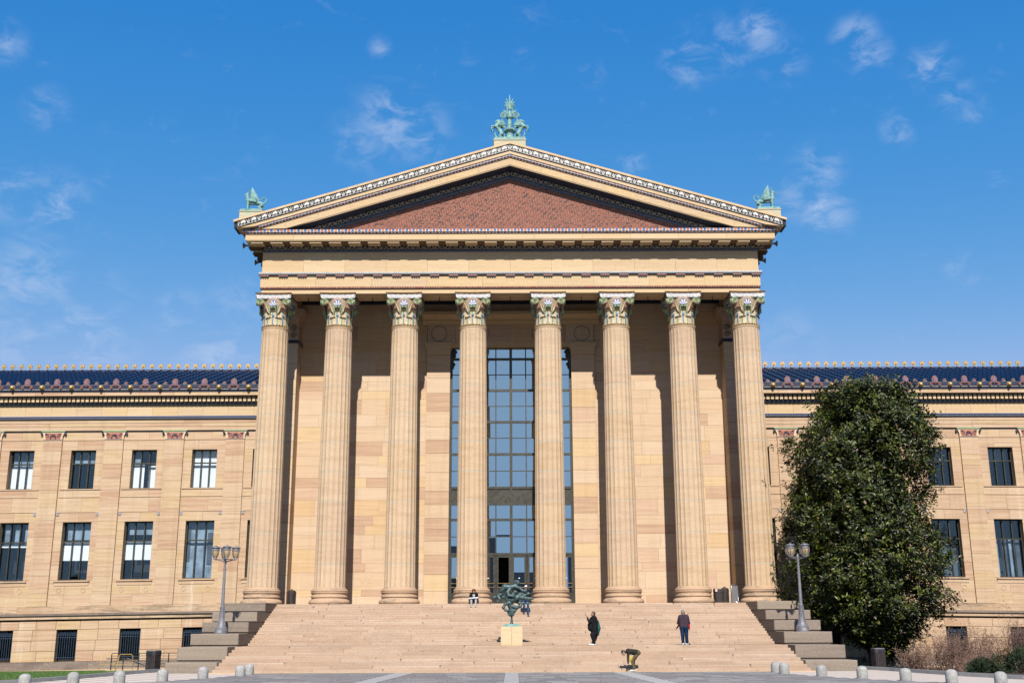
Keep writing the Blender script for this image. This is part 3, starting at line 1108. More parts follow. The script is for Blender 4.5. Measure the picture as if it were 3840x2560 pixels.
ob('lobby_back', MB().box(-3.9, 3.9, YF + 2.0, YF + 2.1, ZP - .1, 20).box(-3.9, 3.9, YF + .1, YF + 2.1, 6.45, 6.6).box(-4.0, -3.9, YF + .1, YF + 2.0, ZP, 20).box(3.9, 4.0, YF + .1, YF + 2.0, ZP, 20).mesh('lobby_back', 'room_dark'), gw)
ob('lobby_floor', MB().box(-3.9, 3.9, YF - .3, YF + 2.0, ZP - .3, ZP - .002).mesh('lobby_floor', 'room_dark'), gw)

# ---- antae: piers at the ends of the back wall
for s in (-1, 1):
    an = mo('anta')
    zz = ZP
    while zz < 19.7:
        h = rnd.choice([.8, 1.0, 1.15])
        if 19.72 - zz - h < .5:
            h = 19.72 - zz
        ob('pier_block', MB().cbox(s * 13.68, s * 14.95, 68.75, 70.6, zz + .004, zz + h - .004, .01).mesh('pier_block', 'wall_stone'), an)
        zz += h
    ob('pier_band', MB().box(s * 13.58, s * 15.05, 68.65, 70.6, 19.72, 19.9).mesh('pier_band', 'tile_navy'), an)
    ob('pier_neck', MB().box(s * 13.66, s * 14.97, 68.73, 70.6, 19.9, 21.0).mesh('pier_neck', 'cap_pink'), an)
    cp = [(13.66, 21.0), (13.6, 21.3), (13.38, 21.7), (13.3, 21.93), (15.3, 21.93), (15.25, 21.7), (15.03, 21.3), (14.97, 21.0)]
    ob('pier_capital', MB().prism([(s * a, z) for a, z in cp], 'y', 68.45, 70.6).mesh('pier_capital', 'cap_pink'), an)
    for q in range(4):
        mb = MB()
        sp = []
        for t in range(22):
            a = t * .45
            rr = .22 * (1 - t / 26)
            sp.append((rr * math.cos(a), rr * math.sin(a)))
        mb.ribbon(sp, .05, -.05, 0)
        ob('carved_scroll', mb.mesh('carved_scroll', 'cap_gold'), an, (s * 13.95 + s * (q % 2) * .6, 68.7, 20.2 + (q // 2) * .45))

# ---- portico floor is the top step; ceiling and beams
ce = mo('portico_ceiling')
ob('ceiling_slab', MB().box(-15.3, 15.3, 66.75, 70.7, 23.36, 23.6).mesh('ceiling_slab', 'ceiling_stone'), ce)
ob('inner_cornice', MB().box(-13.7, 13.7, YW - .25, YW - .01, 22.6, 22.85).mesh('inner_cornice', 'tile_navy'), ce)
ob('inner_cornice', MB().box(-13.7, 13.7, YW - .35, YW - .01, 22.86, 23.34).mesh('inner_cornice', 'trim_stone'), ce)

# ------------------------------------------------------------------ columns
CX_ = [-14.56, -10.61, -6.53, -2.31, 2.31, 6.53, 10.61, 14.56]
base_prof = [(1.06, 0.0), (1.15, .015), (1.19, .07), (1.197, .13), (1.17, .21), (1.10, .262), (1.075, .266), (1.03, .32), (1.02, .38), (1.075, .39), (1.085, .43), (1.075, .47), (1.05, .475), (1.02, .53), (1.035, .60), (1.07, .63), (1.085, .66), (1.08, .705), (1.05, .715), (1.05, .725), (1.075, .745), (1.075, .79), (1.04, .83), (1.0, .845), (1.0, .875), (.95, .90), (.915, .95)]
base_me = smooth_by_angle(MB().lathe(base_prof, 56).mesh('column_base', 'base_stone'), 35)
ZB, ZT = .92, 16.46


def rshaft(z):
    t = (z - ZB) / (ZT - ZB)
    return .905 + (.806 - .905) * t + .012 * math.sin(math.pi * t)


NF = 20
drum_z = [ZB, 2.3, 4.1, 5.95, 7.7, 9.5, 11.2, 12.95, 14.7, ZT]
drum_me = []
for z0, z1 in zip(drum_z, drum_z[1:]):
    mb = MB()
    rings = [z0 + .002, z1 - .11, z1 - .002]
    if z1 == ZT:
        rings = [z0 + .002, z1 - .20, z1 - .06, z1]
    nn = NF * 7
    for z in rings:
        fade = 0.0 if (z1 == ZT and z >= z1 - .061) else 1.0
        for i in range(nn):
            a = 2 * math.pi * i / nn
            t = (i % 7) / 7.0
            dep = .046 * math.sin(math.pi * t) ** .7 * fade if 0 < t else 0
            rr = rshaft(z) - dep
            mb.v.append((rr * math.cos(a - .5 * math.pi + math.pi / NF), rr * math.sin(a - .5 * math.pi + math.pi / NF), z))
    for j in range(len(rings) - 1):
        for i in range(nn):
            mb.f.append([j * nn + i, j * nn + (i + 1) % nn, (j + 1) * nn + (i + 1) % nn, (j + 1) * nn + i])
            mb.m.append(1 if (j == 1 and z1 != ZT) else 0)
    k = len(rings) - 1
    mb.f.append([k * nn + i for i in range(nn)])
    mb.m.append(0)
    mb.f.append([i for i in range(nn)][::-1])
    mb.m.append(0)
    drum_me.append(smooth_by_angle(mb.mesh('column_drum', ['column_stone', 'joint_stone']), 24))
neck_me = smooth_by_angle(MB().lathe([(.80, 16.46), (.83, 16.47), (.845, 16.51), (.84, 16.545), (.80, 16.56)], 48).mesh('neck_ring', 'column_stone'))
mb = MB()
for i in range(28):
    a = 2 * math.pi * i / 28
    p0 = Vector((.80 * math.cos(a - .10), .80 * math.sin(a - .10), 16.56))
    p1 = Vector((.80 * math.cos(a + .10), .80 * math.sin(a + .10), 16.665))
    pm = (p0 + p1) / 2
    mb.tube([p0, Vector((pm.x * 1.03, pm.y * 1.03, pm.z)), p1], [.03, .05, .03], 6)
mb.lathe([(.72, 16.56), (.80, 16.57), (.80, 16.66), (.72, 16.67)], 40)
rope_me = mb.mesh('rope_ring', 'cap_gold', smooth=True)
bell_me = smooth_by_angle(MB().lathe([(.74, 16.64), (.735, 17.1), (.74, 17.5), (.80, 17.85), (.92, 18.1), (.98, 18.29)], 40, mats=[0, 0, 1, 1, 1]).mesh('capital_bell', ['cap_cream', 'cap_pink']))


def leaf_mesh(h, w, lean, rb):
    """upright leaf with a curled gilt tip; base at r=rb facing -y"""
    mb = MB()
    nu, nv = 6, 8
    for j in range(nv + 1):
        t = j / nv
        z = h * min(1.0, t * 1.12) - (max(0, t - .86) * h * .55)
        out = rb + .02 + lean * t ** 3 + max(0, t - .8) * .16
        ww = w * (1.0 - .35 * t ** 4)
        for i in range(nu + 1):
            u = i / nu - .5
            ang = u * 2 * ww
            bow = .035 * math.cos(u * math.pi)
            mb.v.append(((out + bow) * math.sin(ang), -(out + bow) * math.cos(ang), z))
    for j in range(nv):
        for i in range(nu):
            a = j * (nu + 1) + i
            mb.f.append([a, a + 1, a + nu + 2, a + nu + 1])
            mid = i in (2, 3)
            mb.m.append(2 if j >= nv - 1 else (1 if (mid and j % 1 == 0 and i == 2) else 0))
    return mb.mesh('acanthus_leaf', ['cap_cream', 'cap_green', 'cap_gold'], smooth=True)


leaf1 = leaf_mesh(.50, .33, .09, .735)
leaf2 = leaf_mesh(.95, .30, .11, .735)
mb = MB()
mb.box(-.022, .022, -.80, -.73, 16.66, 17.2, 0)
nn = 14
vs = [(.075 * math.cos(2 * math.pi * i / nn), -.86, 17.24 + .075 * math.sin(2 * math.pi * i / nn)) for i in range(nn)] + [(.06 * math.cos(2 * math.pi * i / nn), -.74, 17.24 + .06 * math.sin(2 * math.pi * i / nn)) for i in range(nn)]
mb.add(vs, [(i, (i + 1) % nn, nn + (i + 1) % nn, nn + i) for i in range(nn)] + [tuple(range(nn))[::-1]], 0)
mb.lathe([(.03, 0), (.03, .02)], 8, 1)
mb.xf(Matrix.Translation((0, -.865, 17.24)) @ Matrix.Rotation(R(90), 4, 'X'), len(mb.v) - 16)
stalk_me = mb.mesh('flower_stalk', ['cap_blue', 'cap_lightblue'])


def volute(s):
    mb = MB()
    cz, cu = 18.04, .80
    path = [(s * .20, -.80, 17.15), (s * .23, -.83, 17.42), (s * .31, -.87, 17.72), (s * .45, -.93, 17.98), (s * .62, -.99, 18.16)]
    path2 = [(s * .40, -.84, 17.56), (s * .46, -.88, 17.76), (s * .55, -.94, 17.95), (s * .66, -.99, 18.05)]
    for t in range(0, 34):
        a = math.pi * .62 - t * .36
        rr = .20 * (1 - t / 40.0)
        path.append((s * (cu + rr * math.cos(a)), -1.02 - .02 * math.sin(t * .1), cz + rr * math.sin(a)))
    mb.tube(path, [.032] * 8 + [.026] * (len(path) - 8), 6, 0)
    mb.tube(path2, .035, 6, 1)
    n = 16
    vs = [(s * (cu + .19 * math.cos(2 * math.pi * i / n)), -.995, cz + .19 * math.sin(2 * math.pi * i / n)) for i in range(n)] + [(s * (cu + .17 * math.cos(2 * math.pi * i / n)), -.86, cz + .17 * math.sin(2 * math.pi * i / n)) for i in range(n)]
    mb.add(vs, [(i, (i + 1) % n, n + (i + 1) % n, n + i) for i in range(n)] + [tuple(range(n))], 2)
    mb.ell((s * cu, -1.02, cz), (.045, .03, .045), 8, 6, 3)
    # pink ribbon between stem and bell
    mb.add([(s * .24, -.80, 17.35), (s * .42, -.84, 17.56), (s * .56, -.93, 17.96), (s * .66, -.98, 18.12), (s * .45, -.925, 17.97), (s * .31, -.865, 17.70)], [(0, 1, 2, 3, 4, 5)], 2)
    return fix_normals(mb.mesh('volute', ['cap_green', 'cap_orange', 'cap_cream', 'cap_gold'], smooth=False))


vol = [volute(-1), volute(1)]
mb = MB()
for k in range(-4, 5):
    a = R(90 - k * 21)
    L = .30 - .018 * abs(k)
    ca, sa = math.cos(a), math.sin(a)
    pts = []
    for (l, w) in ((.04, .012), (.6, .035), (.85, .042), (1.0, .0), (.85, -.042), (.6, -.035), (.04, -.012)):
        pts.append((l * L * ca - w * sa, 17.83 + l * L * sa * 1.12 + w * ca))
    mb.flat(pts, -1.00 - .002 * k, -.92, 0 if k % 2 == 0 else 1)
mb.flat([(-.02, 17.80), (.02, 17.80), (.04, 17.84), (-.04, 17.84)], -1.02, -.92, 3)
bgp = [(.18 * math.cos(2 * math.pi * i / 16), 17.98 + .21 * math.sin(2 * math.pi * i / 16)) for i in range(16)]
mb.flat(bgp, -.95, -.90, 0)
for s in (-1, 1):
    sp = [(s * .17, 17.45), (s * .19, 17.62), (s * .16, 17.76), (s * .10, 17.79)]
    for t in range(16):
        a = math.pi * .5 + t * .5
        rr = .06 * (1 - t / 20)
        sp.append((s * (.085 - rr * math.cos(a) * -1 * 0 + rr * math.cos(a)), 17.73 + rr * math.sin(a)))
    mb.ribbon(sp, .028, -1.0, -.86, 2)
palm_me = fix_normals(mb.mesh('palmette', ['cap_blue', 'tile_white', 'cap_green', 'cap_gold']))


def aba_d(u):
    return 1.045 - .085 * (1 - (u / 1.06) ** 2)


mb = MB()
N = 8
levels = [(18.27, .985), (18.29, 1.0), (18.52, 1.0), (18.535, 1.035), (18.56, 1.05), (18.625, 1.085)]
for (z, sc) in levels:
    for f_ in range(4):
        for i in range(N):
            u = -1.06 + 2.12 * i / N
            if i == 0:
                u = -1.04
            d = aba_d(u)
            x_, y_ = u * sc, -d * sc
            a = f_ * math.pi / 2
            mb.v.append((x_ * math.cos(a) - y_ * math.sin(a), x_ * math.sin(a) + y_ * math.cos(a), z))
nn = 4 * N
for j in range(len(levels) - 1):
    for i in range(nn):
        mb.f.append([j * nn + i, j * nn + (i + 1) % nn, (j + 1) * nn + (i + 1) % nn, (j + 1) * nn + i])
        mb.m.append(0 if j < 2 else 2)
mb.f.append([i for i in range(nn)][::-1]); mb.m.append(1)
mb.f.append([(len(levels) - 1) * nn + i for i in range(nn)]); mb.m.append(2)
o0 = 0
for f_ in range(4):
    st = len(mb.v)
    pw_ = .17
    u = -.98
    k = 0
    while u < .96:
        d = aba_d(u + pw_ / 2) + .004
        up = k % 2 == 0
        zb = 18.475 if up else 18.315
        # blue meander: a horizontal run, then a riser
        mb.box(u, u + pw_ + .03, -d - .008, -d + .04, zb, zb + .03, 1)
        mb.box(u + pw_, u + pw_ + .03, -d - .006, -d + .04, 18.315, 18.505, 1)
        zc_ = 18.365 if up else 18.43
        mb.box(u + pw_ * .38, u + pw_ * .75, -d - .004, -d + .04, zc_ - .028, zc_ + .028, 3)
        u += pw_
        k += 1
    mb.xf(Matrix.Rotation(f_ * math.pi / 2, 4, 'Z'), st)
aba_me = mb.mesh('abacus', ['tile_white', 'cap_lightblue', 'cap_gold', 'red_brown'])
for ci, x in enumerate(CX_):
    col_ = mo('column', None, (x, YC, ZP))
    ob('column_base', base_me, col_)
    for d in drum_me:
        ob('column_drum', d, col_, rot=(0, 0, rnd.choice([0, 1, 2, 3]) * math.pi / 2))
    ob('neck_ring', neck_me, col_)
    ob('rope_ring', rope_me, col_)
    ob('capital_bell', bell_me, col_)
    for k in range(8):
        ob('acanthus_leaf', leaf1, col_, (0, 0, 16.64), (0, 0, (k + .5) * math.pi / 4))
        ob('acanthus_leaf', leaf2, col_, (0, 0, 16.64), (0, 0, k * math.pi / 4))
        ob('flower_stalk', stalk_me, col_, (0, 0, 0), (0, 0, k * math.pi / 4))
    for k in range(4):
        a = k * math.pi / 2
        ob('volute', vol[0], col_, rot=(0, 0, a))
        ob('volute', vol[1], col_, rot=(0, 0, a))
        ob('palmette', palm_me, col_, rot=(0, 0, a))
    ob('abacus', aba_me, col_)

# ------------------------------------------------------------------ relief and glazed tiles
def relief_tile(w, h, bg, fg, name, shear=0.0, style=0, fg2=None):
    mb = MB()
    mb.box(-w / 2 + .002, w / 2 - .002, 0, .06, 0, h, 0)
    f = 1
    n = 9
    for k in range(n):
        a = R(90 - (k - (n - 1) / 2) * 19)
        L = h * (.50 - .018 * abs(k - 4))
        ca, sa = math.cos(a), math.sin(a)
        c0 = (0, h * .42)
        wd = .027 * w / .64
        pts = [(c0[0] + l * L * ca - q * sa, c0[1] + l * L * sa + q * ca) for (l, q) in ((.12, wd * .25), (.8, wd), (.97, wd * .5), (.97, -wd * .5), (.8, -wd), (.12, -wd * .25))]
        mb.flat(pts, -.016 - .0006 * k, .002, f)
    for s in (-1, 1):
        sp = []
        for t in range(15):
            a = math.pi * .4 - t * .55
            rr = h * .15 * (1 - t / 18)
            sp.append((s * (w * .135 + rr * math.cos(a)), h * .21 + rr * math.sin(a)))
        mb.ribbon(sp, .017 * w / .64, -.014, .002, f)
        if style == 0:
            ar = [(s * w * .485, h * .20), (s * w * .43, h * .36), (s * w * .385, h * .58), (s * w * .30, h * .80), (s * w * .17, h * .93), (0, h * .955)]
            mb.ribbon(ar, [.042, .04, .03, .016, .012, .010], -.012, .002, f)
            mb.flat([(s * w * .5, h * .35), (s * w * .47, h * .62), (s * w * .5, h * .98), (s * w * .5, h * .35)][:3], -.018, .002, f)
        else:
            ar = [(s * w * .10, h * .05), (s * w * .30, h * .10), (s * w * .40, h * .30), (s * w * .33, h * .60), (s * w * .22, h * .92)]
            mb.ribbon(ar, .028, -.012, .002, f)
            mb.ribbon([(s * w * .47, h * .15), (s * w * .42, h * .5), (s * w * .33, h * .95)], [.05, .045, .015], -.010, .002, f)
            mb.flat([(s * w * .5, h * .2), (s * w * .475, h * .5), (s * w * .5, h * .9)], -.018, .002, f)
    mb.ribbon([(-w * .5, h * .12), (-w * .3, h * .03), (0, h * .06), (w * .3, h * .03), (w * .5, h * .12)], .016, -.010, .002, f)
    if shear:
        mb.v = [(x, y, z + shear * x) for x, y, z in mb.v]
    return fix_normals(mb.mesh(name, [bg, fg]))


def dentil_tile(col, low, w, shear=0.0, h=.115, h2=.08):
    mb = MB()
    mb.box(-w / 2 + .006, w / 2 - .006, .0, .16, .0, h, 0)
    mb.box(-w / 2 + .028, w / 2 - .028, -.012, .02, .024, h - .006, 1)
    mb.box(-w / 2 + .03, w / 2 - .03, .085, .16, -h2, -.001, 2)
    mb.box(w / 2 - .03, w / 2 + .03, .075, .16, -h2, -.001, 3)
    if shear:
        mb.v = [(x, y, z + shear * x) for x, y, z in mb.v]
    return mb.mesh('glazed_tile', ['tile_white', col, low, 'tile_grey'])


SL = .302
ent = mo('entablature')
ped = mo('pediment')


def split_band(x0, x1, step, f, r=None):
    n = max(1, round((x1 - x0) / step))
    for i in range(n):
        f(x0 + (x1 - x0) * i / n, x0 + (x1 - x0) * (i + 1) / n)


def stones(name, parent, xh, y0, y1, z0, z1, step, mat, gap=.003, ch=.006):
    split_band(-xh, xh, step, lambda a, b: ob(name, MB().cbox(a + gap, b - gap, y0, y1, z0, z1, ch).mesh(name, mat), parent))


# horizontal entablature on the front
stones('architrave_block', ent, 15.38, 65.2, 66.8, 21.935, 22.22, 4.2, 'trim_stone')
stones('bead_course', ent, 15.44, 65.13, 66.0, 22.222, 22.34, 40, 'tile_navy')
stones('architrave_block', ent, 15.45, 65.12, 66.8, 22.342, 23.10, 3.6, 'frieze_stone')
stones('fillet_course', ent, 15.56, 64.97, 66.0, 23.102, 23.15, 40, 'tile_slate')
stones('frieze_block', ent, 15.40, 65.2, 66.8, 23.252, 24.62, 2.62, 'frieze_stone')
stones('fillet_course', ent, 15.43, 65.12, 66.8, 24.622, 24.73, 40, 'tile_slate')
stones('corona_block', ent, 16.28, 64.12, 66.8, 25.055, 25.44, 2.9, 'trim_stone')
stones('corona_fillet', ent, 16.22, 64.16, 66.8, 25.0, 25.053, 40, 'trim_stone')
# orange beads, white and blue cable course
bead = MB().ell((0, 0, 0), (.062, .05, .052), 8, 6).mesh('bead', 'tile_orange', smooth=True)
bead2 = MB().ell((0, 0, 0), (.062, .05, .052), 8, 6).mesh('bead', 'tile_red', smooth=True)
n = 200
for i in range(n):
    ob('bead', bead if rnd.random() < .7 else bead2, ent, (-15.4 + 30.8 * (i + .5) / n, 65.12, 22.28))
mb = MB()
n = 230
for i in range(n):
    a = -15.54 + 31.08 * i / n
    w = 31.08 / n
    mb.hexa([(a, 64.95, 23.155), (a + w * .8, 64.95, 23.155), (a + w * .8, 65.3, 23.155), (a, 65.3, 23.155), (a + w * .3, 64.92, 23.25), (a + w * 1.1, 64.92, 23.25), (a + w * 1.1, 65.3, 23.25), (a + w * .3, 65.3, 23.25)], 0)
mb.box(-15.53, 15.53, 64.97, 65.3, 23.152, 23.245, 1)
cab = ob('cable_course', mb.mesh('cable_course', ['tile_white', 'cap_lightblue']), ent)
cab['kind'] = 'stuff'
# regulae with guttae, mutules
for i in range(27):
    x = -15.2 + 30.4 * i / 26
    mb = MB()
    mb.box(-.29, .29, -.10, .05, 0.0, .07, 0)
    for k in range(4):
        mb.box(-.25 + k * .14, -.17 + k * .14, -.08, .03, -.08, .0, 1)
    ob('regula', mb.mesh('regula', ['red_brown', 'tile_navy']), ent, (x, 65.1, 23.02))
    if abs(x) < 15.9:
        mb = MB()
        mb.box(-.37, .37, -.0, .62, -.10, 0)
        for a in range(5):
            for b in range(3):
                mb.box(-.32 + a * .135, -.24 + a * .135, .06 + b * .18, .16 + b * .18, -.145, -.1)
        ob('mutule', mb.mesh('mutule', 'trim_stone'), ent, (x * 1.025, 64.24, 24.998))
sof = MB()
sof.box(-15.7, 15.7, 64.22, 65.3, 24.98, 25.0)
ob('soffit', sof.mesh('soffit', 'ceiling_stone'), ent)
an2 = relief_tile(.66, .245, 'tile_black', 'tile_tan', 'anthemion_tile', style=1)
k = -15.3
while k < 15.35:
    ob('anthemion_tile', an2, ent, (k + .33, 65.02, 24.732))
    k += .661
# blue and red glazed tiles along the top of the horizontal cornice
gt = [dentil_tile('tile_blue', 'tile_red', .208, h=.15, h2=.085), dentil_tile('tile_orange', 'tile_navy', .208, h=.15, h2=.085), dentil_tile('tile_red', 'tile_navy', .208, h=.15, h2=.085)]
n = 158
for i in range(n):
    x = -16.43 + 32.86 * (i + .5) / n
    ob('glazed_tile', gt[0] if i % 2 == 0 else rnd.choice(gt[1:]), ent, (x, 63.97, 25.53))
ob('tile_bed', MB().box(-16.4, 16.4, 64.06, 66.8, 25.442, 25.67).mesh('tile_bed', 'tile_grey'), ent)
# soffit of the architrave: sunk panels between the columns, each with a small lamp hook
for a, b in zip(CX_, CX_[1:]):
    c_ = (a + b) / 2
    w = (b - a) / 2 - 1.15
    mb = MB()
    for (q, zz) in ((0, 21.905), (.18, 21.885)):
        t_ = .05
        x0, x1, y0, y1 = c_ - w + q, c_ + w - q, 65.35 + q, 66.6 - q
        mb.box(x0, x1, y0, y0 + t_, zz, 21.935).box(x0, x1, y1 - t_, y1, zz, 21.935).box(x0, x0 + t_, y0 + t_, y1 - t_, zz, 21.935).box(x1 - t_, x1, y0 + t_, y1 - t_, zz, 21.935)
    ob('soffit_panel', mb.mesh('soffit_panel', 'trim_stone'), ent)
    ob('lamp_hook', MB().lathe([(.03, -.25), (.05, -.22), (.02, -.18), (.02, 0)], 8).mesh('lamp_hook', 'black_iron'), ent, (c_, 65.95, 21.93))
# returns along the flanks
for s in (-1, 1):
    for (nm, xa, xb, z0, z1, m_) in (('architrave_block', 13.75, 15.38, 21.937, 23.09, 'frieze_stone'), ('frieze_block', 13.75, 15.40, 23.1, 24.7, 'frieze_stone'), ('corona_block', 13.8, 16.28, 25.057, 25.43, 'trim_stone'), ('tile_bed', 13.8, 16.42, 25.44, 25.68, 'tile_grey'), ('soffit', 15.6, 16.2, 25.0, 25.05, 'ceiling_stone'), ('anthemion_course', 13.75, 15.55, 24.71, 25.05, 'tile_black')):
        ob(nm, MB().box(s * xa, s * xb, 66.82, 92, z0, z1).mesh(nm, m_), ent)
    ob('fillet_course', MB().box(s * 13.8, s * 15.55, 66.02, 92, 23.11, 23.24).mesh('fillet_course', 'tile_white'), ent)
    y_ = 64.5
    while y_ < 80:
        mb = MB()
        mb.box(-.45, .45, -.29, .29, -.10, 0)
        for a in range(4):
            for b in range(3):
                mb.box(-.40 + a * .2, -.28 + a * .2, -.22 + b * .16, -.12 + b * .16, -.14, -.1)
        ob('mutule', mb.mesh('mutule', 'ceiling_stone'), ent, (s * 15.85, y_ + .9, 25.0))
        y_ += 1.16
    for q in range(4):      # lion-head spouts on the flank gutter
        mb = MB().lathe([(.03, -.34), (.07, -.30), (.09, -.1), (.13, .05), (.22, .16), (.30, .22), (.30, .26), (.12, .29)], 14)
        mb.xf(Matrix.Rotation(R(90) * s, 4, 'Y'))
        ob('lion_head', mb.mesh('lion_head', 'plinth_stone', smooth=True), ent, (s * 16.52, 65.3 + q * 3.3, 25.12), scale=(.62, .62, .62))

# ------------------------------------------------------------------ pediment
def rake(name, za0, za1, y0, y1, xe, step, mat, ch=.004, gap=.003, zmin=25.69):
    n = max(1, round(xe / min(step, 2.0)))
    for s in (-1, 1):
        for i in range(n):
            a, b = xe * i / n + (gap if i else .0), xe * (i + 1) / n - gap
            A, B = s * a, s * b
            z = lambda x, q: max(zmin, q - SL * abs(x))
            p = [(A, y0, z(A, za0)), (B, y0, z(B, za0)), (B, y1, z(B, za0)), (A, y1, z(A, za0)), (A, y0, z(A, za1)), (B, y0, z(B, za1)), (B, y1, z(B, za1)), (A, y1, z(A, za1))]
            if s < 0:
                p = [p[1], p[0], p[3], p[2], p[5], p[4], p[7], p[6]]
            ob(name, MB().hexa(p).mesh(name, mat), ped)


rake('coping_stone', 31.16, 31.30, 63.56, 64.9, 16.94, .62, 'trim_stone')
rake('sima_bed', 30.765, 31.158, 63.69, 64.9, 16.9, 40, 'tile_black')
rake('rake_fillet', 30.545, 30.763, 63.70, 64.9, 16.72, 1.15, 'trim_stone')
rake('tile_bed', 30.36, 30.543, 63.92, 64.9, 16.36, 40, 'tile_grey')
rake('rake_corona', 29.905, 30.358, 63.90, 64.8, 15.75, 2.6, 'frieze_stone')
rake('rake_corona_fillet', 29.85, 29.903, 63.93, 64.8, 14.0, 40, 'trim_stone')
rake('rake_soffit', 29.82, 29.848, 64.0, 65.0, 14.0, 40, 'tile_navy')
rake('rake_band', 29.34, 29.52, 64.80, 65.2, 12.0, 40, 'tile_slate')
rake('rake_bed', 29.50, 29.82, 64.77, 65.2, 13.0, 40, 'tile_black')
sim = {s: relief_tile(.64, .385, 'tile_black', 'tile_white', 'palmette_tile', shear=-s * SL) for s in (-1, 1)}
anr = {s: relief_tile(.64, .31, 'tile_black', 'tile_tan', 'anthemion_tile', shear=-s * SL, style=1) for s in (-1, 1)}
gtr = {s: [dentil_tile('tile_blue', 'tile_red', .2, -s * SL), dentil_tile('tile_orange', 'tile_navy', .2, -s * SL), dentil_tile('tile_red', 'tile_navy', .2, -s * SL)] for s in (-1, 1)}
# centre palmette: left and right halves share the mitre
for s in (-1, 1):
    for i in range(26):
        x = s * (.64 * i + .34)
        ob('palmette_tile', sim[s], ped, (x, 63.63, 30.77 - SL * abs(x)))
        if .64 * i + .34 < 13.0:
            ob('anthemion_tile', anr[s], ped, (x, 64.70, 29.505 - SL * abs(x)))
    for i in range(82):
        x = s * (.2 * i + .1)
        if 30.44 - SL * abs(x) > 25.80:
            ob('glazed_tile', gtr[s][0] if i % 2 == 0 else rnd.choice(gtr[s][1:]), ped, (x, 63.76, 30.44 - SL * abs(x)))
# brick tympanum: every brick is real but only a few pixels across
mb = MB()
shade = []
z = 25.62
rw = 0
rb = random.Random(11)
while z < 29.38:
    xh = (29.38 - z) / SL
    x = -xh + (.0 if rw % 2 else .1)
    k = 0
    while x < xh - .04:
        L = (.198 if (k + rw) % 2 else .096)
        if x + L > xh:
            break
        pr = rb.uniform(-.004, .004)
        i0 = len(mb.v)
        mb.v += [(x, 64.87 + pr, z), (x + L, 64.87 + pr, z), (x + L, 64.87 + pr, z + .052), (x, 64.87 + pr, z + .052), (x, 64.90, z), (x + L, 64.90, z), (x + L, 64.90, z + .052), (x, 64.90, z + .052)]
        for q in ((0, 1, 2, 3), (4, 5, 1, 0), (5, 6, 2, 1), (6, 7, 3, 2), (7, 4, 0, 3)):
            mb.f.append([i0 + w_ for w_ in q])
            mb.m.append(0)
        sh = rb.random()
        shade += [sh] * 5
        x += L + .013
        k += 1
    z += .066
    rw += 1
me = mb.mesh('tympanum_bricks', 'brick_red')
at = me.attributes.new('shade', 'FLOAT', 'FACE')
at.data.foreach_set('value', shade)
o = ob('tympanum_bricks', me, ped)
o['kind'] = 'stuff'
ob('tympanum_bed', MB().add([(-13.0, 64.888, 25.5), (13.0, 64.888, 25.5), (0, 64.888, 29.42)], [(0, 1, 2)]).mesh('tympanum_bed', 'brick_mortar'), ped)
# roof behind the pediment
rf = mo('portico_roof', MB().add([(-16.7, 64.9, 26.15), (0, 64.9, 31.2), (16.7, 64.9, 26.15), (-16.7, 95, 26.2), (0, 95, 31.25), (16.7, 95, 26.2), (-16.7, 64.9, 25.75), (16.7, 64.9, 25.75), (-16.7, 95, 25.75), (16.7, 95, 25.75)],
        [(0, 1, 4, 3), (1, 2, 5, 4), (0, 3, 8, 6), (2, 7, 9, 5), (6, 8, 9, 7), (3, 4, 5, 9, 8)]).mesh('portico_roof', 'roof_glaze'))
mo('upper_block', MB().box(-13.7, -4.1, 71.25, 92, 3, 25.6).box(4.1, 13.7, 71.25, 92, 3, 25.6).box(-4.1, 4.1, 73.2, 92, 3, 25.6).mesh('upper_block', 'wall_stone'))
# plinths for the roof sculptures
for s in (-1, 1):
    mo('statue_plinth', MB().box(s * 15.28, s * 16.68, 63.9, 65.3, 25.8, 26.85).box(s * 15.24, s * 16.72, 63.86, 65.35, 26.852, 26.90).mesh('statue_plinth', 'mossy_stone'))
mo('statue_plinth', MB().box(-1.0, 1.0, 63.98, 65.4, 30.9, 31.58).box(-1.04, 1.04, 63.94, 65.45, 31.582, 31.64).mesh('statue_plinth', 'mossy_stone'))
# ================================================================== wings
def wz(x, z):
    return z - (.016 - .0009 * min(z, 17.5)) * (abs(x) - 18)


def warp(x, y, z):
    return (x, y, wz(x, z))


PIL = [17.69, 21.59, 25.47, 29.4, 33.3, 37.2]
WIN = [15.75, 19.64, 23.5, 27.4, 31.35, 35.25]
XA, XB = 14.97, 39.5


def strip(name, parent, s, y0, y1, z0, z1, mat, step=None, gap=.003, xa=XA, xb=XB, ch=.006, seed=0):
    r = random.Random(seed + int(z0 * 100))
    if not step:
        step = 3.0
        gap = 0.0
    n = max(1, round((xb - xa) / step))
    for i in range(n):
        a = xa + (xb - xa) * i / n + gap
        b = xa + (xb - xa) * (i + 1) / n - gap
        ob(name, MB().cbox(s * a, s * b, y0, y1, z0, z1, ch).mesh(name, mat, warp=warp), parent)


def one_strip(name, parent, s, y0, y1, z0, z1, mat, xa=XA, xb=XB):
    mb = MB()
    n = 6
    for i in range(n):
        a, b = xa + (xb - xa) * i / n, xa + (xb - xa) * (i + 1) / n
        mb.box(s * a, s * b, y0, y1, z0, z1)
    return ob(name, mb.mesh(name, mat, warp=warp), parent)


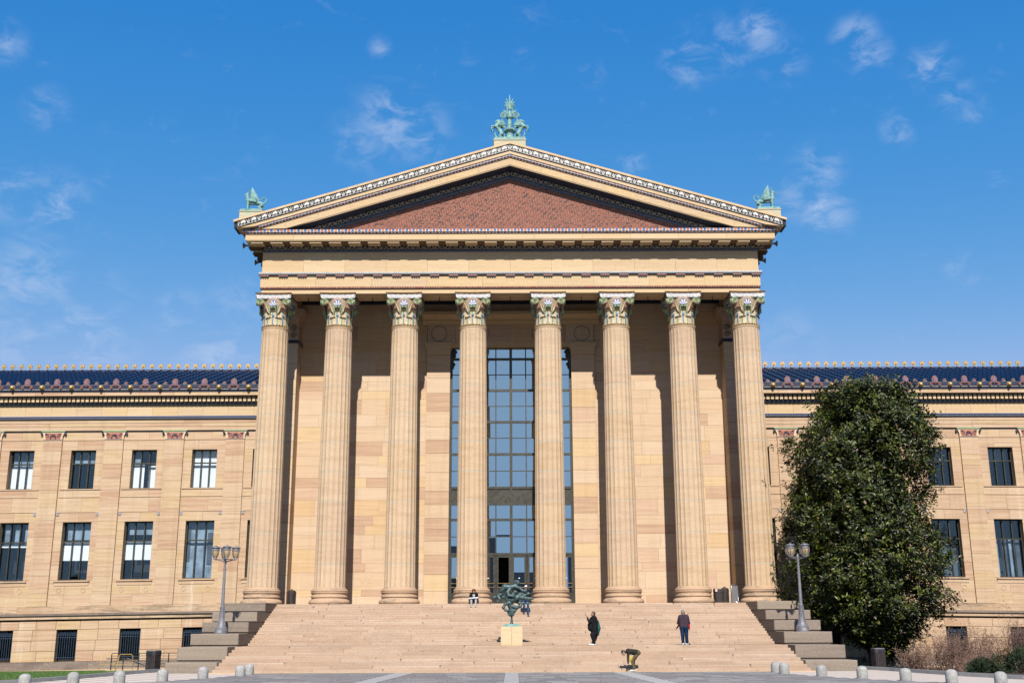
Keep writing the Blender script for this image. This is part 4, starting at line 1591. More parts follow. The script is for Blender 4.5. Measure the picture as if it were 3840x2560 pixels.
# shared meshes
def palm_plate(w, h, petals, plate, pet, rim, name):
    mb = MB()
    out = []
    for i in range(17):
        a = math.pi * i / 16
        rr = 1.0 + .05 * math.cos(i * math.pi)
        out.append((w / 2 * math.cos(a) * rr * (1 if math.sin(a) > .3 else .92), h * .42 + h * .58 * math.sin(a) * rr))
    out += [(-w * .30, 0), (w * .30, 0)]
    mb.flat(out, 0, .07, 0)
    for k in range(petals):
        a = R(90 - (k - (petals - 1) / 2) * 150 / (petals - 1))
        L = h * .72
        p0 = (0, h * .18)
        p1 = (p0[0] + L * .62 * w / h * 1.05 * math.cos(a), p0[1] + L * math.sin(a) * .95 + .02)
        mb.ribbon([p0, ((p0[0] + p1[0]) / 2, (p0[1] + p1[1]) / 2 + .02), p1], [.012, .03, .02], -.02, .01, 1 + k % 2)
    return fix_normals(mb.mesh(name, [plate, pet, rim]))


ante_big = palm_plate(.42, .54, 9, 'antefix_pink', 'tile_blue', 'tile_orange', 'antefix')
ante_small = palm_plate(.26, .33, 7, 'antefix_pink', 'tile_slate', 'antefix_pink', 'antefix')
mb = MB()
for s in (-1, 1):
    sp = [(0, .12), (s * .12, .16), (s * .24, .13)]
    for t in range(14):
        a = math.pi / 2 - t * .5
        rr = .09 * (1 - t / 18)
        sp.append((s * (.26 + rr * math.cos(a)), .03 + rr * math.sin(a)))
    mb.ribbon(sp, .035, -.02, .03)
scroll_me = fix_normals(mb.mesh('antefix_scroll', 'cap_orange'))
mb = MB()
for k in range(-4, 5):
    a = R(90 - k * 24)
    L = .19 - .006 * abs(k)
    ca, sa = math.cos(a), math.sin(a)
    mb.flat([(l * L * ca - q * sa, .17 + l * L * sa + q * ca) for (l, q) in ((.1, .012), (.8, .030), (1, .012), (1, -.012), (.8, -.030), (.1, -.012))], -.03 - .001 * k, .03)
mb.lathe([(.085, 0), (.085, .03), (.05, .07), (.045, .12), (.07, .16), (.075, .19), (.04, .22)], 10)
fin_me = fix_normals(mb.mesh('ridge_finial', 'gilding'))
mb = MB()
mb.ell((0, 0, 0), (.15, .14, .15), 12, 8)
mb.ell((0, -.10, -.05), (.085, .12, .075), 10, 6)
mb.ell((-.11, 0, .10), (.045, .04, .05), 8, 5)
mb.ell((.11, 0, .10), (.045, .04, .05), 8, 5)
mb.ell((0, -.19, -.03), (.035, .03, .03), 8, 5)
mb.lathe([(.19, .04), (.20, .09), (.17, .16), (.1, .17)], 14)
mb.xf(Matrix.Rotation(R(-90), 4, 'X'), len(mb.v) - 56)
lion_me = mb.mesh('lion_head', 'gilding', smooth=True)
# half-round cover tile, laid up the slope (local +y), wider at the lower end
mb = MB()
TL = .78
for (yy, rr) in ((0, .125), (.05, .125), (.05, .108), (TL, .098)):
    for i in range(9):
        a = math.pi * i / 8
        mb.v.append((rr * math.cos(a), yy, rr * math.sin(a) * 1.0))
for j in range(3):
    for i in range(8):
        mb.f.append([j * 9 + i, j * 9 + i + 1, (j + 1) * 9 + i + 1, (j + 1) * 9 + i])
        mb.m.append(0)
mb.f.append(list(range(9)))
mb.m.append(0)
tile_v, tile_f = list(mb.v), [list(f) for f in mb.f]
tile_me = mb.mesh('roof_tile', 'roof_glaze', smooth=False)


def cap_relief():
    """painted pilaster capital: flared block with a relief panel"""
    mb = MB()
    prof = [(.61, 0), (.61, .03), (.60, .05), (.61, .25), (.655, .38), (.72, .47), (.72, .53)]
    poly = [(x, z) for x, z in prof] + [(-x, z) for x, z in reversed(prof)]
    mb.prism(poly, 'y', -.03, .3, 0)
    mb.flat([(-.47, .06), (.47, .06), (.54, .36), (.58, .46), (-.58, .46), (-.54, .36)], -.036, -.025, 1)
    for k in range(-3, 4):
        a = R(90 - k * 26)
        L = .2
        ca, sa = math.cos(a), math.sin(a)
        mb.flat([(l * L * ca - q * sa, .2 + l * L * sa + q * ca) for (l, q) in ((.1, .008), (.8, .026), (1, .01), (1, -.01), (.8, -.026), (.1, -.008))], -.05 - .001 * k, -.03, 2)
    for s in (-1, 1):
        for (cx, cz, r0) in ((s * .33, .27, .13), (s * .15, .13, .06), (s * .42, .38, .06)):
            sp = []
            for t in range(15):
                a = math.pi * .5 - t * .55
                rr = r0 * (1 - t / 18)
                sp.append((cx + s * rr * math.cos(a), cz + rr * math.sin(a)))
            mb.ribbon(sp, .032, -.048, -.03, 2)
        sp = []
        for t in range(13):
            a = -math.pi * .5 + t * .5
            rr = .10 * (1 - t / 16)
            sp.append((s * (.74 + rr * math.cos(a) * .9), .43 + rr * math.sin(a)))
        mb.ribbon(sp, .03, -.05, .1, 3)
    mb.box(-.60, .60, -.036, .0, .02, .05, 3)
    return fix_normals(mb.mesh('pilaster_capital', ['cap_cream', 'cap_orange', 'tile_navy', 'tile_slate']))


cap_me = cap_relief()
dentil_me = MB().box(-.095, .095, 0, .25, 0, .29).mesh('dentil', 'trim_stone')
roundel_me = MB()
n = 24
for (r0, r1) in ((.15, .125),):
    vs, fs = [], []
    for i in range(n):
        a = 2 * math.pi * i / n
        for rr in (r0, r1):
            for yy in (-.022, .01):
                vs.append((rr * math.cos(a), yy, rr * math.sin(a)))
    for i in range(n):
        a, b = 4 * i, 4 * ((i + 1) % n)
        fs += [(a, a + 2, b + 2, b), (a, b, b + 1, a + 1), (a + 2, a + 3, b + 3, b + 2)]
    roundel_me.add(vs, fs)
roundel_me = roundel_me.mesh('roundel', 'wing_stone')


def wing_window(s, cx, z0, z1, hw, tfrac, blinds_and_sky):
    w = mo('window')
    dz = wz(cx, (z0 + z1) / 2) - (z0 + z1) / 2
    z0, z1 = z0 + dz, z1 + dz
    X = s * cx
    y = YG + .36
    fr = MB()
    t = .055
    fr.box(X - hw, X - hw + t, y - .05, y + .06, z0, z1).box(X + hw - t, X + hw, y - .05, y + .06, z0, z1)
    fr.box(X - hw + t, X + hw - t, y - .05, y + .06, z1 - t, z1).box(X - hw + t, X + hw - t, y - .05, y + .06, z0, z0 + t)
    ob('frame', fr.mesh('frame', 'bronze_frame'), w)
    zt = z0 + (z1 - z0) * tfrac
    xs = [X - hw + t, X - hw / 3, X + hw / 3, X + hw - t]
    for xm in xs[1:3]:
        ob('mullion', MB().box(xm - .032, xm + .032, y - .08, y + .05, z0 + t, z1 - t).mesh('mullion', 'bronze_frame'), w)
    ob('transom', MB().box(xs[0], xs[3], y - .07, y + .04, zt - .04, zt + .04).mesh('transom', 'bronze_frame'), w)
    for a, b in zip(xs, xs[1:]):
        for (c, d) in ((z0 + t, zt - .04), (zt + .04, z1 - t)):
            m = MB().box(-(b - a) / 2 + .02, (b - a) / 2 - .02, -.004, .004, -(d - c) / 2, (d - c) / 2).mesh('pane', 'window_glass')
            ob('pane', m, w, ((a + b) / 2, y + .02, (c + d) / 2), (R(rnd.uniform(-.4, .4)), 0, R(rnd.uniform(-.4, .4))))
    for (u0, u1, v0, v1, dep, mname) in blinds_and_sky:
        bx0, bx1 = X - hw + 2 * hw * u0, X - hw + 2 * hw * u1
        bz0, bz1 = z0 + (z1 - z0) * v0, z0 + (z1 - z0) * v1
        ob('blind_and_sky_sheet', MB().box(bx0, bx1, y + dep, y + dep + .015, bz0, bz1).mesh('blind_and_sky_sheet', mname), w)


W_, B_, D_ = 'blind_white', 'blind_and_sky_blue', 'blind_dark'
dark_room = []
UP = {(-1, 1): [(0, 1, 0, 1, .22, W_)], (-1, 2): [(.0, .45, 0, .64, .16, W_), (.62, 1, 0, .62, .3, W_), (0, .3, .66, 1, .25, B_)] + dark_room,
      (-1, 3): [(0, 1, .68, 1, .3, B_)] + dark_room, (-1, 4): [(0, 1, 0, .62, .18, W_), (0, 1, .62, 1, .35, B_)],
      (1, 3): [(.2, .8, .66, 1, .4, B_)] + dark_room, (1, 4): [(0, 1, .7, 1, .6, B_)] + dark_room}  # blue sheets here paint the sky's reflection into the upper panes
LOW = {(-1, 1): [(0, 1, 0, 1, .25, B_), (.0, .12, .3, .9, .2, D_), (.72, .9, .25, .8, .2, D_)], (-1, 2): [(0, 1, .34, .66, .14, W_), (.1, .9, .78, 1, .2, B_)] + dark_room,
       (-1, 3): [(0, 1, .34, .66, .14, W_), (.1, .95, .70, 1, .2, B_)] + dark_room, (-1, 4): [(.1, .3, .6, 1, .14, B_), (.45, .65, .6, 1, .14, B_), (.8, 1, .6, 1, .14, B_), (0, 1, .58, .64, .13, W_)] + dark_room,
       (1, 3): [(.3, .95, 0, .55, .5, D_)] + dark_room, (1, 4): [(.02, .16, 0, .66, .2, B_), (.3, .5, 0, .66, .3, D_), (.55, .68, 0, .66, .2, B_), (.8, .95, 0, .66, .3, D_)] + dark_room}

for s in (-1, 1):
    ww = mo('wing_wall')
    ops = []
    for c in WIN:
        ops.append((s * c - .9, s * c + .9, 5.03, 8.59))
        ops.append((s * c - .795, s * c + .795, 10.66, 13.11))
    zl = [3.47, 4.15, 4.86, 5.03, 5.95, 6.8, 7.7, 8.59, 9.19, 10.15, 10.66, 11.5, 12.3, 13.11, 13.75, 14.34]
    x0, x1 = sorted((s * XA, s * XB))
    # bays: blocks run between pilasters; those out of frame or behind the magnolia are one joined part
    rest_v, rest_f, rest_n = [], [], [0]
    edges = [XA] + PIL + [XB]
    for i, (a, b) in enumerate(zip(edges, edges[1:])):
        a2 = a + (.6 if i else 0)
        b2 = b - (.6 if b != XB else 0)
        p, q = sorted((s * a2, s * b2))
        rs_ = course_blocks(ww, list(zip(zl, zl[1:])), p, q, YG, .55, ops, .8, 1.9, 'wing_stone', name='wing_block', warp=warp, seed=100 * i + (7 if s > 0 else 0) + 5, proud=.002, join=lambda c: abs(c) > 31.8 or 15.4 < c < 23.2)
        rest_v += rs_.v
        rest_f += [[k + rest_n[0] for k in f] for f in rs_.f]
        rest_n[0] += len(rs_.v)
    ob('wall_core', MB().box(s * XA, s * XB, YG + .5, YG + .52, 8.7, 10.5).box(s * XA, s * XB, YG + .5, YG + .52, -1, 0.2).box(s * XA, s * XB, YG + .5, YG + .52, 2.2, 4.7).box(s * XA, s * XB, YG + .5, YG + .52, 13.3, 17).mesh('wall_core', 'mortar'), ww)
    rb_ = MB()
    rb_.v, rb_.f, rb_.m = rest_v, rest_f, [0] * len(rest_f)
    ob('hidden_wing_blocks', rb_.mesh('hidden_wing_blocks', 'wing_stone', warp=warp), ww)['kind'] = 'stuff'
    # basement
    bops = [(s * c - .635, s * c + .635, .277, 2.08) for c in WIN]
    course_blocks(ww, [(.2, .82), (.82, 1.44), (1.44, 2.08), (2.08, 2.61)], x0, x1, YG - .02, .55, bops, 1.0, 1.55, 'wing_stone', name='rusticated_block', gap=.006, ch=.018, warp=warp, seed=31 + s, proud=.002)
    bed = MB().box(s * XA, s * XB, YG + .03, YG + .06, 2.1, 2.6)
    bx_ = [XA] + [v for c in WIN for v in (max(XA, c - .64), c + .64)] + [XB]
    for a, b in zip(bx_[::2], bx_[1::2]):
        bed.box(s * a, s * b, YG + .03, YG + .06, .1, 2.1)
    ob('rustication_bed', bed.mesh('rustication_bed', 'mortar', warp=warp), ww)
    strip('plinth_block', ww, s, YG - .18, YG + .5, -.27, .198, 'plinth_stone', 2.6)
    strip('footing_block', ww, s, YG - .26, YG + .5, -1.2, -.272, 'trim_stone', 3.1)
    strip('ledge_block', ww, s, YG - .16, YG + .5, 2.70, 2.915, 'stained_stone', 2.4)
    one_strip('torus_moulding', ww, s, YG - .26, YG + .45, 2.917, 3.045, 'plinth_stone')
    strip('base_course', ww, s, YG - .10, YG + .5, 3.047, 3.468, 'stained_stone', 2.2)
    # pilasters
    for c in PIL:
        pl = mo('pilaster')
        z = 3.47
        while z < 13.7:
            h = rnd.choice([.72, .9, 1.05, .8])
            if 13.74 - z - h < .5:
                h = 13.74 - z
            ob('pilaster_block', MB().cbox(s * (c - .6), s * (c + .6), YG - .12, YG + .5, z + .003, z + h - .003, .006).mesh('pilaster_block', 'wing_stone', warp=warp), pl)
            z += h
        ob('pilaster_capital', cap_me, pl, (s * c, YG - .12, wz(c, 13.745)))
        ob('bead_course', MB().box(s * (c - .76), s * (c + .76), YG - .20, YG + .2, 14.275, 14.345).mesh('bead_course', 'cap_green', warp=warp), pl)
        for d in (-.72, .72):
            ob('corner_block', MB().box(s * (c + d) - .085, s * (c + d) + .085, YG - .045, YG + .1, 8.99, 9.17).box(s * (c + d) - .10, s * (c + d) + .10, YG - .06, YG + .1, 9.17, 9.20).mesh('corner_block', 'tile_grey', warp=warp), pl)
    # per-bay mouldings, sills, roundels, windows
    for i, c in enumerate(WIN):
        lo = max(XA + .01, c - 1.33)
        hi = c + 1.33
        bay = mo('bay_trim')
        for (za, zb, pr) in ((9.195, 9.225, .03), (10.12, 10.16, .035), (13.735, 13.77, .03)):
            ob('string_course', MB().box(s * lo, s * hi, YG - pr, YG + .1, za, zb).mesh('string_course', 'wing_stone', warp=warp), bay)
        ob('sill', MB().box(s * max(XA + .01, c - 1.12), s * (c + 1.12), YG - .10, YG + .5, 4.93, 5.028).mesh('sill', 'base_stone', warp=warp), bay)
        ob('sill', MB().box(s * max(XA + .01, c - 1.08), s * (c + 1.08), YG - .03, YG + .4, 4.70, 4.928).mesh('sill', 'wing_stone', warp=warp), bay)
        ob('sill', MB().box(s * max(XA + .01, c - 1.3), s * (c + 1.3), YG - .05, YG + .4, 10.60, 10.655).mesh('sill', 'wing_stone', warp=warp), bay)
        for d in (-.76, .76):
            if c + d > XA + .3:
                ob('roundel', roundel_me, bay, (s * (c + d), YG, wz(c, 4.42)))
        ob('blue_fillet', MB().box(s * lo, s * hi, YG - .05, YG + .3, 14.30, 14.345).mesh('blue_fillet', 'tile_slate', warp=warp), bay)
        wing_window(s, c, 10.66, 13.11, .795, .66, UP.get((s, i), dark_room))
        wing_window(s, c, 5.03, 8.59, .9, .665, LOW.get((s, i), dark_room))
        # basement window behind an iron grille
        gwd = mo('window')
        dz = wz(c, 1.2) - 1.2
        ob('frame', MB().box(s * c - .635, s * c - .58, YG + .30, YG + .4, .277 + dz, 2.08 + dz).box(s * c + .58, s * c + .635, YG + .30, YG + .4, .277 + dz, 2.08 + dz).mesh('frame', 'black_iron'), gwd)
        ob('pane', MB().box(s * c - .6, s * c + .6, YG + .4, YG + .41, .25 + dz, 2.1 + dz).mesh('pane', 'basement_glass'), gwd)
        for k in range(9):
            xk = s * c - .56 + k * .14
            ob('grille_bar', MB().box(xk - .011, xk + .011, YG + .16, YG + .182, .29 + dz, 1.80 + dz).mesh('grille_bar', 'grille_blue'), gwd)
        for zz in (.42, 1.62, 1.76):
            ob('grille_rail', MB().box(s * c - .63, s * c + .63, YG + .185, YG + .205, zz + dz, zz + .03 + dz).mesh('grille_rail', 'grille_blue'), gwd)
        for k in range(4):
            mb = MB()
            cx2 = s * c - .42 + k * .28
            ar = [(cx2 - .13, 1.80), (cx2 - .12, 1.88), (cx2 - .05, 1.96), (cx2, 1.98), (cx2 + .05, 1.96), (cx2 + .12, 1.88), (cx2 + .13, 1.80)]
            mb.ribbon([(x_, z_ + dz) for x_, z_ in ar], .025, YG + .16, YG + .18)
            for a_ in (50, 90, 130):
                mb.ribbon([(cx2, 1.80 + dz), (cx2 + .14 * math.cos(R(a_)), 1.80 + .14 * math.sin(R(a_)) + dz)], .02, YG + .162, YG + .178)
            ob('grille_scroll', mb.mesh('grille_scroll', 'grille_blue'), gwd)
    # the dark rooms behind the windows
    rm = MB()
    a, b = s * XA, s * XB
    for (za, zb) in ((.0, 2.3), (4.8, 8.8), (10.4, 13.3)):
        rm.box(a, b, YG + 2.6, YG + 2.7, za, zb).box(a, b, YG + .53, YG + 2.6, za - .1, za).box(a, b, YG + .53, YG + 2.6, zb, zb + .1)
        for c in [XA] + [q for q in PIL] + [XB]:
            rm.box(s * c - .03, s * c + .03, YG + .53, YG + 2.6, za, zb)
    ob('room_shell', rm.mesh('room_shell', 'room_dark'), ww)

    # ---- wing entablature
    we = mo('wing_entablature')
    strip('architrave_block', we, s, YG - .13, YG + .6, 14.347, 14.58, 'wing_stone', 5.2)
    strip('architrave_block', we, s, YG - .15, YG + .6, 14.585, 14.81, 'wing_stone', 4.6)
    strip('architrave_block', we, s, YG - .17, YG + .6, 14.815, 15.06, 'wing_stone', 5.6)
    one_strip('blue_moulding', we, s, YG - .27, YG + .5, 15.06, 15.20, 'tile_navy')
    one_strip('blue_fillet', we, s, YG - .30, YG + .5, 15.20, 15.235, 'tile_blue')
    mb = MB()
    x = XA
    while x < XB:
        mb.box(s * x, s * (x + .04), YG - .285, YG - .2, 15.08, 15.10)
        mb.box(s * (x + .08), s * (x + .12), YG - .285, YG - .2, 15.13, 15.15)
        x += .16
    o = ob('moulding_dots', mb.mesh('moulding_dots', 'tile_white', warp=warp), we)
    o['kind'] = 'stuff'
    strip('frieze_block', we, s, YG - .15, YG + .6, 15.237, 16.0, 'frieze_stone', 1.62)
    one_strip('bed_moulding', we, s, YG - .30, YG + .5, 15.99, 16.13, 'tile_black')
    one_strip('dentil_bed', we, s, YG - .27, YG + .5, 16.13, 16.44, 'frieze_stone')
    one_strip('bed_moulding', we, s, YG - .52, YG + .5, 16.442, 16.485, 'tile_black')
    x = XA + .15
    while x < XB - 4.5:
        ob('dentil', dentil_me, we, (s * x, YG - .5, wz(x, 16.145)))
        x += .29
    strip('corona_block', we, s, YG - .75, YG + .5, 16.488, 16.735, 'wing_stone', 2.3)
    one_strip('black_tile_course', we, s, YG - .80, YG + .5, 16.737, 16.84, 'tile_navy')
    strip('grey_tile', we, s, YG - .88, YG + .5, 16.842, 16.925, 'tile_grey', .42, gap=.006)
    gut = one_strip('gutter', we, s, YG - .92, YG + .3, 16.927, 17.13, 'tile_navy')
    one_strip('gutter_lip', we, s, YG - .94, YG - .80, 17.132, 17.165, 'tile_slate')

    # ---- wing roof
    wr = mo('wing_roof')
    Ya, Za, Yb, Zb = 69.55, 17.16, 78.0, 20.02
    L = math.hypot(Yb - Ya, Zb - Za)
    sa, ca = (Zb - Za) / L, (Yb - Ya) / L
    nrow = 12
    rl = L / nrow
    for j in range(nrow):
        y0, z0 = Ya + ca * rl * j, Za + sa * rl * j
        y1, z1 = Ya + ca * rl * (j + 1.06), Za + sa * rl * (j + 1.06)
        p, q = sorted((s * 13.75, s * 42))
        m = MB().hexa([(p, y0, z0 + .0), (q, y0, z0 + .0), (q, y1, z1 - .045), (p, y1, z1 - .045), (p, y0, z0 + .05), (q, y0, z0 + .05), (q, y1, z1 + .004), (p, y1, z1 + .004)])
        ob('pan_tile_course', m.mesh('pan_tile_course', 'roof_glaze'), wr)
    slope = math.atan2(Zb - Za, Yb - Ya)
    mb = MB()
    ribs = []
    x = 14.0
    k = 0
    while x < 41.5:
        ribs.append((x, k))
        x += .632
        k += 1
    for (x, k) in ribs:
        for j in range(nrow):
            y0, z0 = Ya + ca * rl * j, Za + sa * rl * j
            loc = (s * x, y0 - .01, z0 + .05)
            if j < 3 and 15.2 < x < 34:
                ob('roof_tile', tile_me, wr, loc, (slope, 0, 0))
            else:
                o0 = len(mb.v)
                for (px_, py_, pz_) in tile_v:
                    mb.v.append((loc[0] + px_, loc[1] + py_ * ca - pz_ * sa, loc[2] + py_ * sa + pz_ * ca))
                for f in tile_f:
                    mb.f.append([q + o0 for q in f])
                    mb.m.append(0)
    o = ob('upper_roof_tiles', mb.mesh('upper_roof_tiles', 'roof_glaze'), wr)
    o['kind'] = 'stuff'
    for (x, k) in ribs:
        if x < 15.3 or x > 40:
            continue
        if k % 3 == 0:
            af = ob('antefix', ante_big, wr, (s * x, 69.38, 17.02))
            ob('antefix_scroll', scroll_me, wr, (s * x, 69.345, 16.96))
        else:
            ob('antefix', ante_small, wr, (s * x, 69.42, 17.04))
        if k % 3 == 1:
            ob('lion_head', lion_me, wr, (s * (x + .316), 69.32, 16.98), scale=(.85, .85, .85))
        ob('ridge_finial', fin_me, wr, (s * x, 77.95, 20.10), scale=(1.0, 1.0, 1.3))
        if k % 7 == 2:
            ob('lightning_rod', MB().tube([(0, 0, 0), (0, 0, .62)], .012, 5).mesh('lightning_rod', 'steel'), wr, (s * x + .03, 78.06, 20.1))
    ob('ridge_cap', MB().tube([(s * 13.75, 78.05, 20.04), (s * 42, 78.05, 20.04)], .11, 10).mesh('ridge_cap', 'roof_glaze'), wr)
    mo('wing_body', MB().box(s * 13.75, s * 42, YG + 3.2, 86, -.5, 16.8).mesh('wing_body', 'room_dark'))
    mo('wing_end_wall', MB().box(s * 39.5, s * 42, YG - .1, YG + 3.2, -1, 16.9).mesh('wing_end_wall', 'wing_stone'))
# ================================================================== organic shapes: one continuous surface from a distance field
def surface_nets(V, org, h):
    s = V < 0
    c8 = [s[i:i + V.shape[0] - 1, j:j + V.shape[1] - 1, k:k + V.shape[2] - 1] for i in (0, 1) for j in (0, 1) for k in (0, 1)]
    cnt = sum(c.astype(np.int8) for c in c8)
    mask = (cnt > 0) & (cnt < 8)
    I = np.argwhere(mask)
    acc = np.zeros((len(I), 3))
    num = np.zeros(len(I))
    corners = [(i, j, k) for i in (0, 1) for j in (0, 1) for k in (0, 1)]
    for a in corners:
        for ax in range(3):
            if a[ax]:
                continue
            b = list(a)
            b[ax] = 1
            va = V[I[:, 0] + a[0], I[:, 1] + a[1], I[:, 2] + a[2]]
            vb = V[I[:, 0] + b[0], I[:, 1] + b[1], I[:, 2] + b[2]]
            cr = (va < 0) != (vb < 0)
            t = np.where(cr, va / np.where(va - vb == 0, 1, va - vb), 0)
            p = np.tile(np.array(a, float), (len(I), 1))
            p[:, ax] += t
            acc += p * cr[:, None]
            num += cr
    P = (I + acc / num[:, None]) * h + org
    idx = -np.ones(mask.shape, int)
    idx[mask] = np.arange(len(I))
    F = []
    for ax in range(3):
        sl0 = [slice(None)] * 3
        sl1 = [slice(None)] * 3
        sl0[ax] = slice(0, -1)
        sl1[ax] = slice(1, None)
        e = s[tuple(sl0)] != s[tuple(sl1)]
        E_ = np.argwhere(e)
        o1, o2 = [(1, 2), (2, 0), (0, 1)][ax]
        ok = (E_[:, o1] > 0) & (E_[:, o2] > 0) & (E_[:, o1] < V.shape[o1] - 1) & (E_[:, o2] < V.shape[o2] - 1)
        E_ = E_[ok]
        q = []
        for (d1, d2) in ((-1, -1), (0, -1), (0, 0), (-1, 0)):
            cc = E_.copy()
            cc[:, o1] += d1
            cc[:, o2] += d2
            q.append(idx[cc[:, 0], cc[:, 1], cc[:, 2]])
        q = np.stack(q, 1)
        fl = s[E_[:, 0], E_[:, 1], E_[:, 2]]
        q[~fl] = q[~fl][:, ::-1]
        F.append(q[(q >= 0).all(1)])
    return P, np.concatenate(F)


def sdf(pr, X):
    if pr[0] == 'c':
        _, p0, r0, p1, r1 = pr[:5]
        p0, p1 = np.array(p0), np.array(p1)
        d = p1 - p0
        t = np.clip(((X - p0) @ d) / max(1e-9, d @ d), 0, 1)
        return np.linalg.norm(X - p0 - t[..., None] * d, axis=-1) - (r0 + (r1 - r0) * t)
    _, c, r = pr[:3]
    q = X - np.array(c)
    rot = pr[4] if len(pr) > 4 and pr[4] is not None else None
    if rot is not None:
        q = q @ np.array(Euler(rot).to_matrix())
    r = np.array(r)
    k0 = np.linalg.norm(q / r, axis=-1)
    k1 = np.linalg.norm(q / (r * r), axis=-1)
    return k0 * (k0 - 1) / np.maximum(k1, 1e-6)


def blob(name, prims, h, mats, k=.02, smooth=True):
    """prims: ('c', p0, r0, p1, r1, mat[, k]) or ('e', centre, radii, mat[, rot])"""
    lo = np.full(3, 1e9)
    hi = -lo
    for p in prims:
        if p[0] == 'c':
            for q, r in ((p[1], p[2]), (p[3], p[4])):
                lo = np.minimum(lo, np.array(q) - r)
                hi = np.maximum(hi, np.array(q) + r)
        else:
            m_ = max(p[2])
            lo = np.minimum(lo, np.array(p[1]) - m_)
            hi = np.maximum(hi, np.array(p[1]) + m_)
    lo -= 3 * h
    hi += 3 * h
    n = np.ceil((hi - lo) / h).astype(int) + 1
    ax = [lo[i] + np.arange(n[i]) * h for i in range(3)]
    V = np.full(tuple(n), 1.0)
    for p in prims:
        # evaluate only near the primitive
        if p[0] == 'c':
            a = np.minimum(np.array(p[1]) - p[2], np.array(p[3]) - p[4])
            b = np.maximum(np.array(p[1]) + p[2], np.array(p[3]) + p[4])
            kk = p[6] if len(p) > 6 else k
        else:
            a, b = np.array(p[1]) - max(p[2]), np.array(p[1]) + max(p[2])
            kk = k
        a = a - 4 * h - kk
        b = b + 4 * h + kk
        i0 = np.clip(((a - lo) / h).astype(int), 0, n - 1)
        i1 = np.clip(((b - lo) / h).astype(int) + 1, 1, n)
        g = np.stack(np.meshgrid(ax[0][i0[0]:i1[0]], ax[1][i0[1]:i1[1]], ax[2][i0[2]:i1[2]], indexing='ij'), -1)
        d = sdf(p, g)
        sl = (slice(i0[0], i1[0]), slice(i0[1], i1[1]), slice(i0[2], i1[2]))
        v = V[sl]
        hh = np.clip(kk - np.abs(v - d), 0, None) / kk
        V[sl] = np.minimum(v, d) - hh * hh * kk * .25
    P, F = surface_nets(V, lo, h)
    me = bpy.data.meshes.new(name)
    me.from_pydata(P.tolist(), [], F.tolist())
    used = []
    for m in mats:
        me.materials.append(M[m])
    if len(mats) > 1:
        cen = P[F].mean(1)
        best = np.full(len(F), 1e9)
        mi = np.zeros(len(F), int)
        for p in prims:
            d = sdf(p, cen)
            m_ = p[5] if p[0] == 'c' else p[3]
            w = d < best
            best[w] = d[w]
            mi[w] = m_
        me.polygons.foreach_set('material_index', mi)
    me.polygons.foreach_set('use_smooth', [smooth] * len(F))
    me.update()
    return me


# ------------------------------------------------------------------ magnolia
tree = thing('magnolia_tree', 'tall glossy dark green magnolia in front of the wing', 'tree', (20.0, 63.0, -.25))
OUT = [(0.4, 19.4, 21.0), (0.9, 19.2, 21.9), (1.4, 18.4, 22.7), (1.9, 17.6, 22.9), (2.4, 16.9, 23.1), (2.9, 16.1, 24.1), (3.4, 15.3, 24.6), (3.9, 15.06, 24.6), (4.9, 14.95, 24.5), (5.4, 14.98, 24.74), (5.9, 15.1, 24.91), (6.4, 15.22, 24.76), (6.9, 15.34, 24.66), (7.4, 15.29, 24.41), (7.9, 15.24, 23.93), (8.4, 15.43, 23.77), (8.9, 15.57, 23.81), (9.9, 15.66, 23.88), (10.4, 15.78, 24.2), (10.9, 15.74, 24.43), (11.4, 15.7, 24.62), (11.9, 15.69, 24.67), (12.4, 16.04, 24.55), (12.9, 16.59, 24.48), (13.4, 17.2, 24.49), (13.9, 17.5, 24.14), (14.4, 17.6, 23.88), (14.9, 17.7, 23.46), (15.4, 17.9, 22.9), (15.9, 18.4, 22.2), (16.1, 19.0, 21.6)]


def crown_at(z):
    for (z0, a0, b0), (z1, a1, b1) in zip(OUT, OUT[1:]):
        if z0 <= z <= z1:
            t = (z - z0) / (z1 - z0)
            return a0 + (a1 - a0) * t, b0 + (b1 - b0) * t
    return None


rs = np.random.RandomState(21)
clumps = []
tries = 0
while len(clumps) < 2700 and tries < 90000:
    tries += 1
    z = rs.uniform(.7, 15.35)
    a, b = crown_at(z)
    cx, hw = (a + b) / 2, (b - a) / 2
    ph = rs.uniform(0, 2 * math.pi)
    rad = (1 - rs.uniform(0, 1) ** 1.8 * .72)
    wob = 1 + .05 * math.sin(3 * ph + z * .9) + .05 * math.sin(5 * ph - 1.7 * z) + .06 * math.sin(2.3 * z + 4 * ph) + float(np.clip(rs.normal(0, .05), -.12, .06))
    hwi = max(.25, hw - .62) * wob
    x = cx + hwi * rad * math.cos(ph)
    y = 63.0 + min(hwi, 4.3) * .92 * rad * math.sin(ph)
    if y > 68.6:
        continue
    # gaps: leave out pockets
    gp_ = math.sin(x * 1.7 + z * .8) * math.sin(z * 1.3 - x * .5) * math.sin(y * 1.1 + z)
    if gp_ > (.40 if rad > .75 else .7):
        continue
    clumps.append((x, y, z, rs.uniform(.34, .62), cx))
base = np.array([[-.0, 0, 0], [.5, .32, .05], [.0, .5, -.03], [-.5, .32, .05], [.42, .70, .03], [-.42, .70, .03], [0, 1, -.06]])
faces7 = [(0, 1, 2), (0, 2, 3), (1, 4, 2), (2, 5, 3), (4, 6, 2), (2, 6, 5)]


def unit(a):
    return a / (np.linalg.norm(a, axis=-1, keepdims=True) + 1e-6)


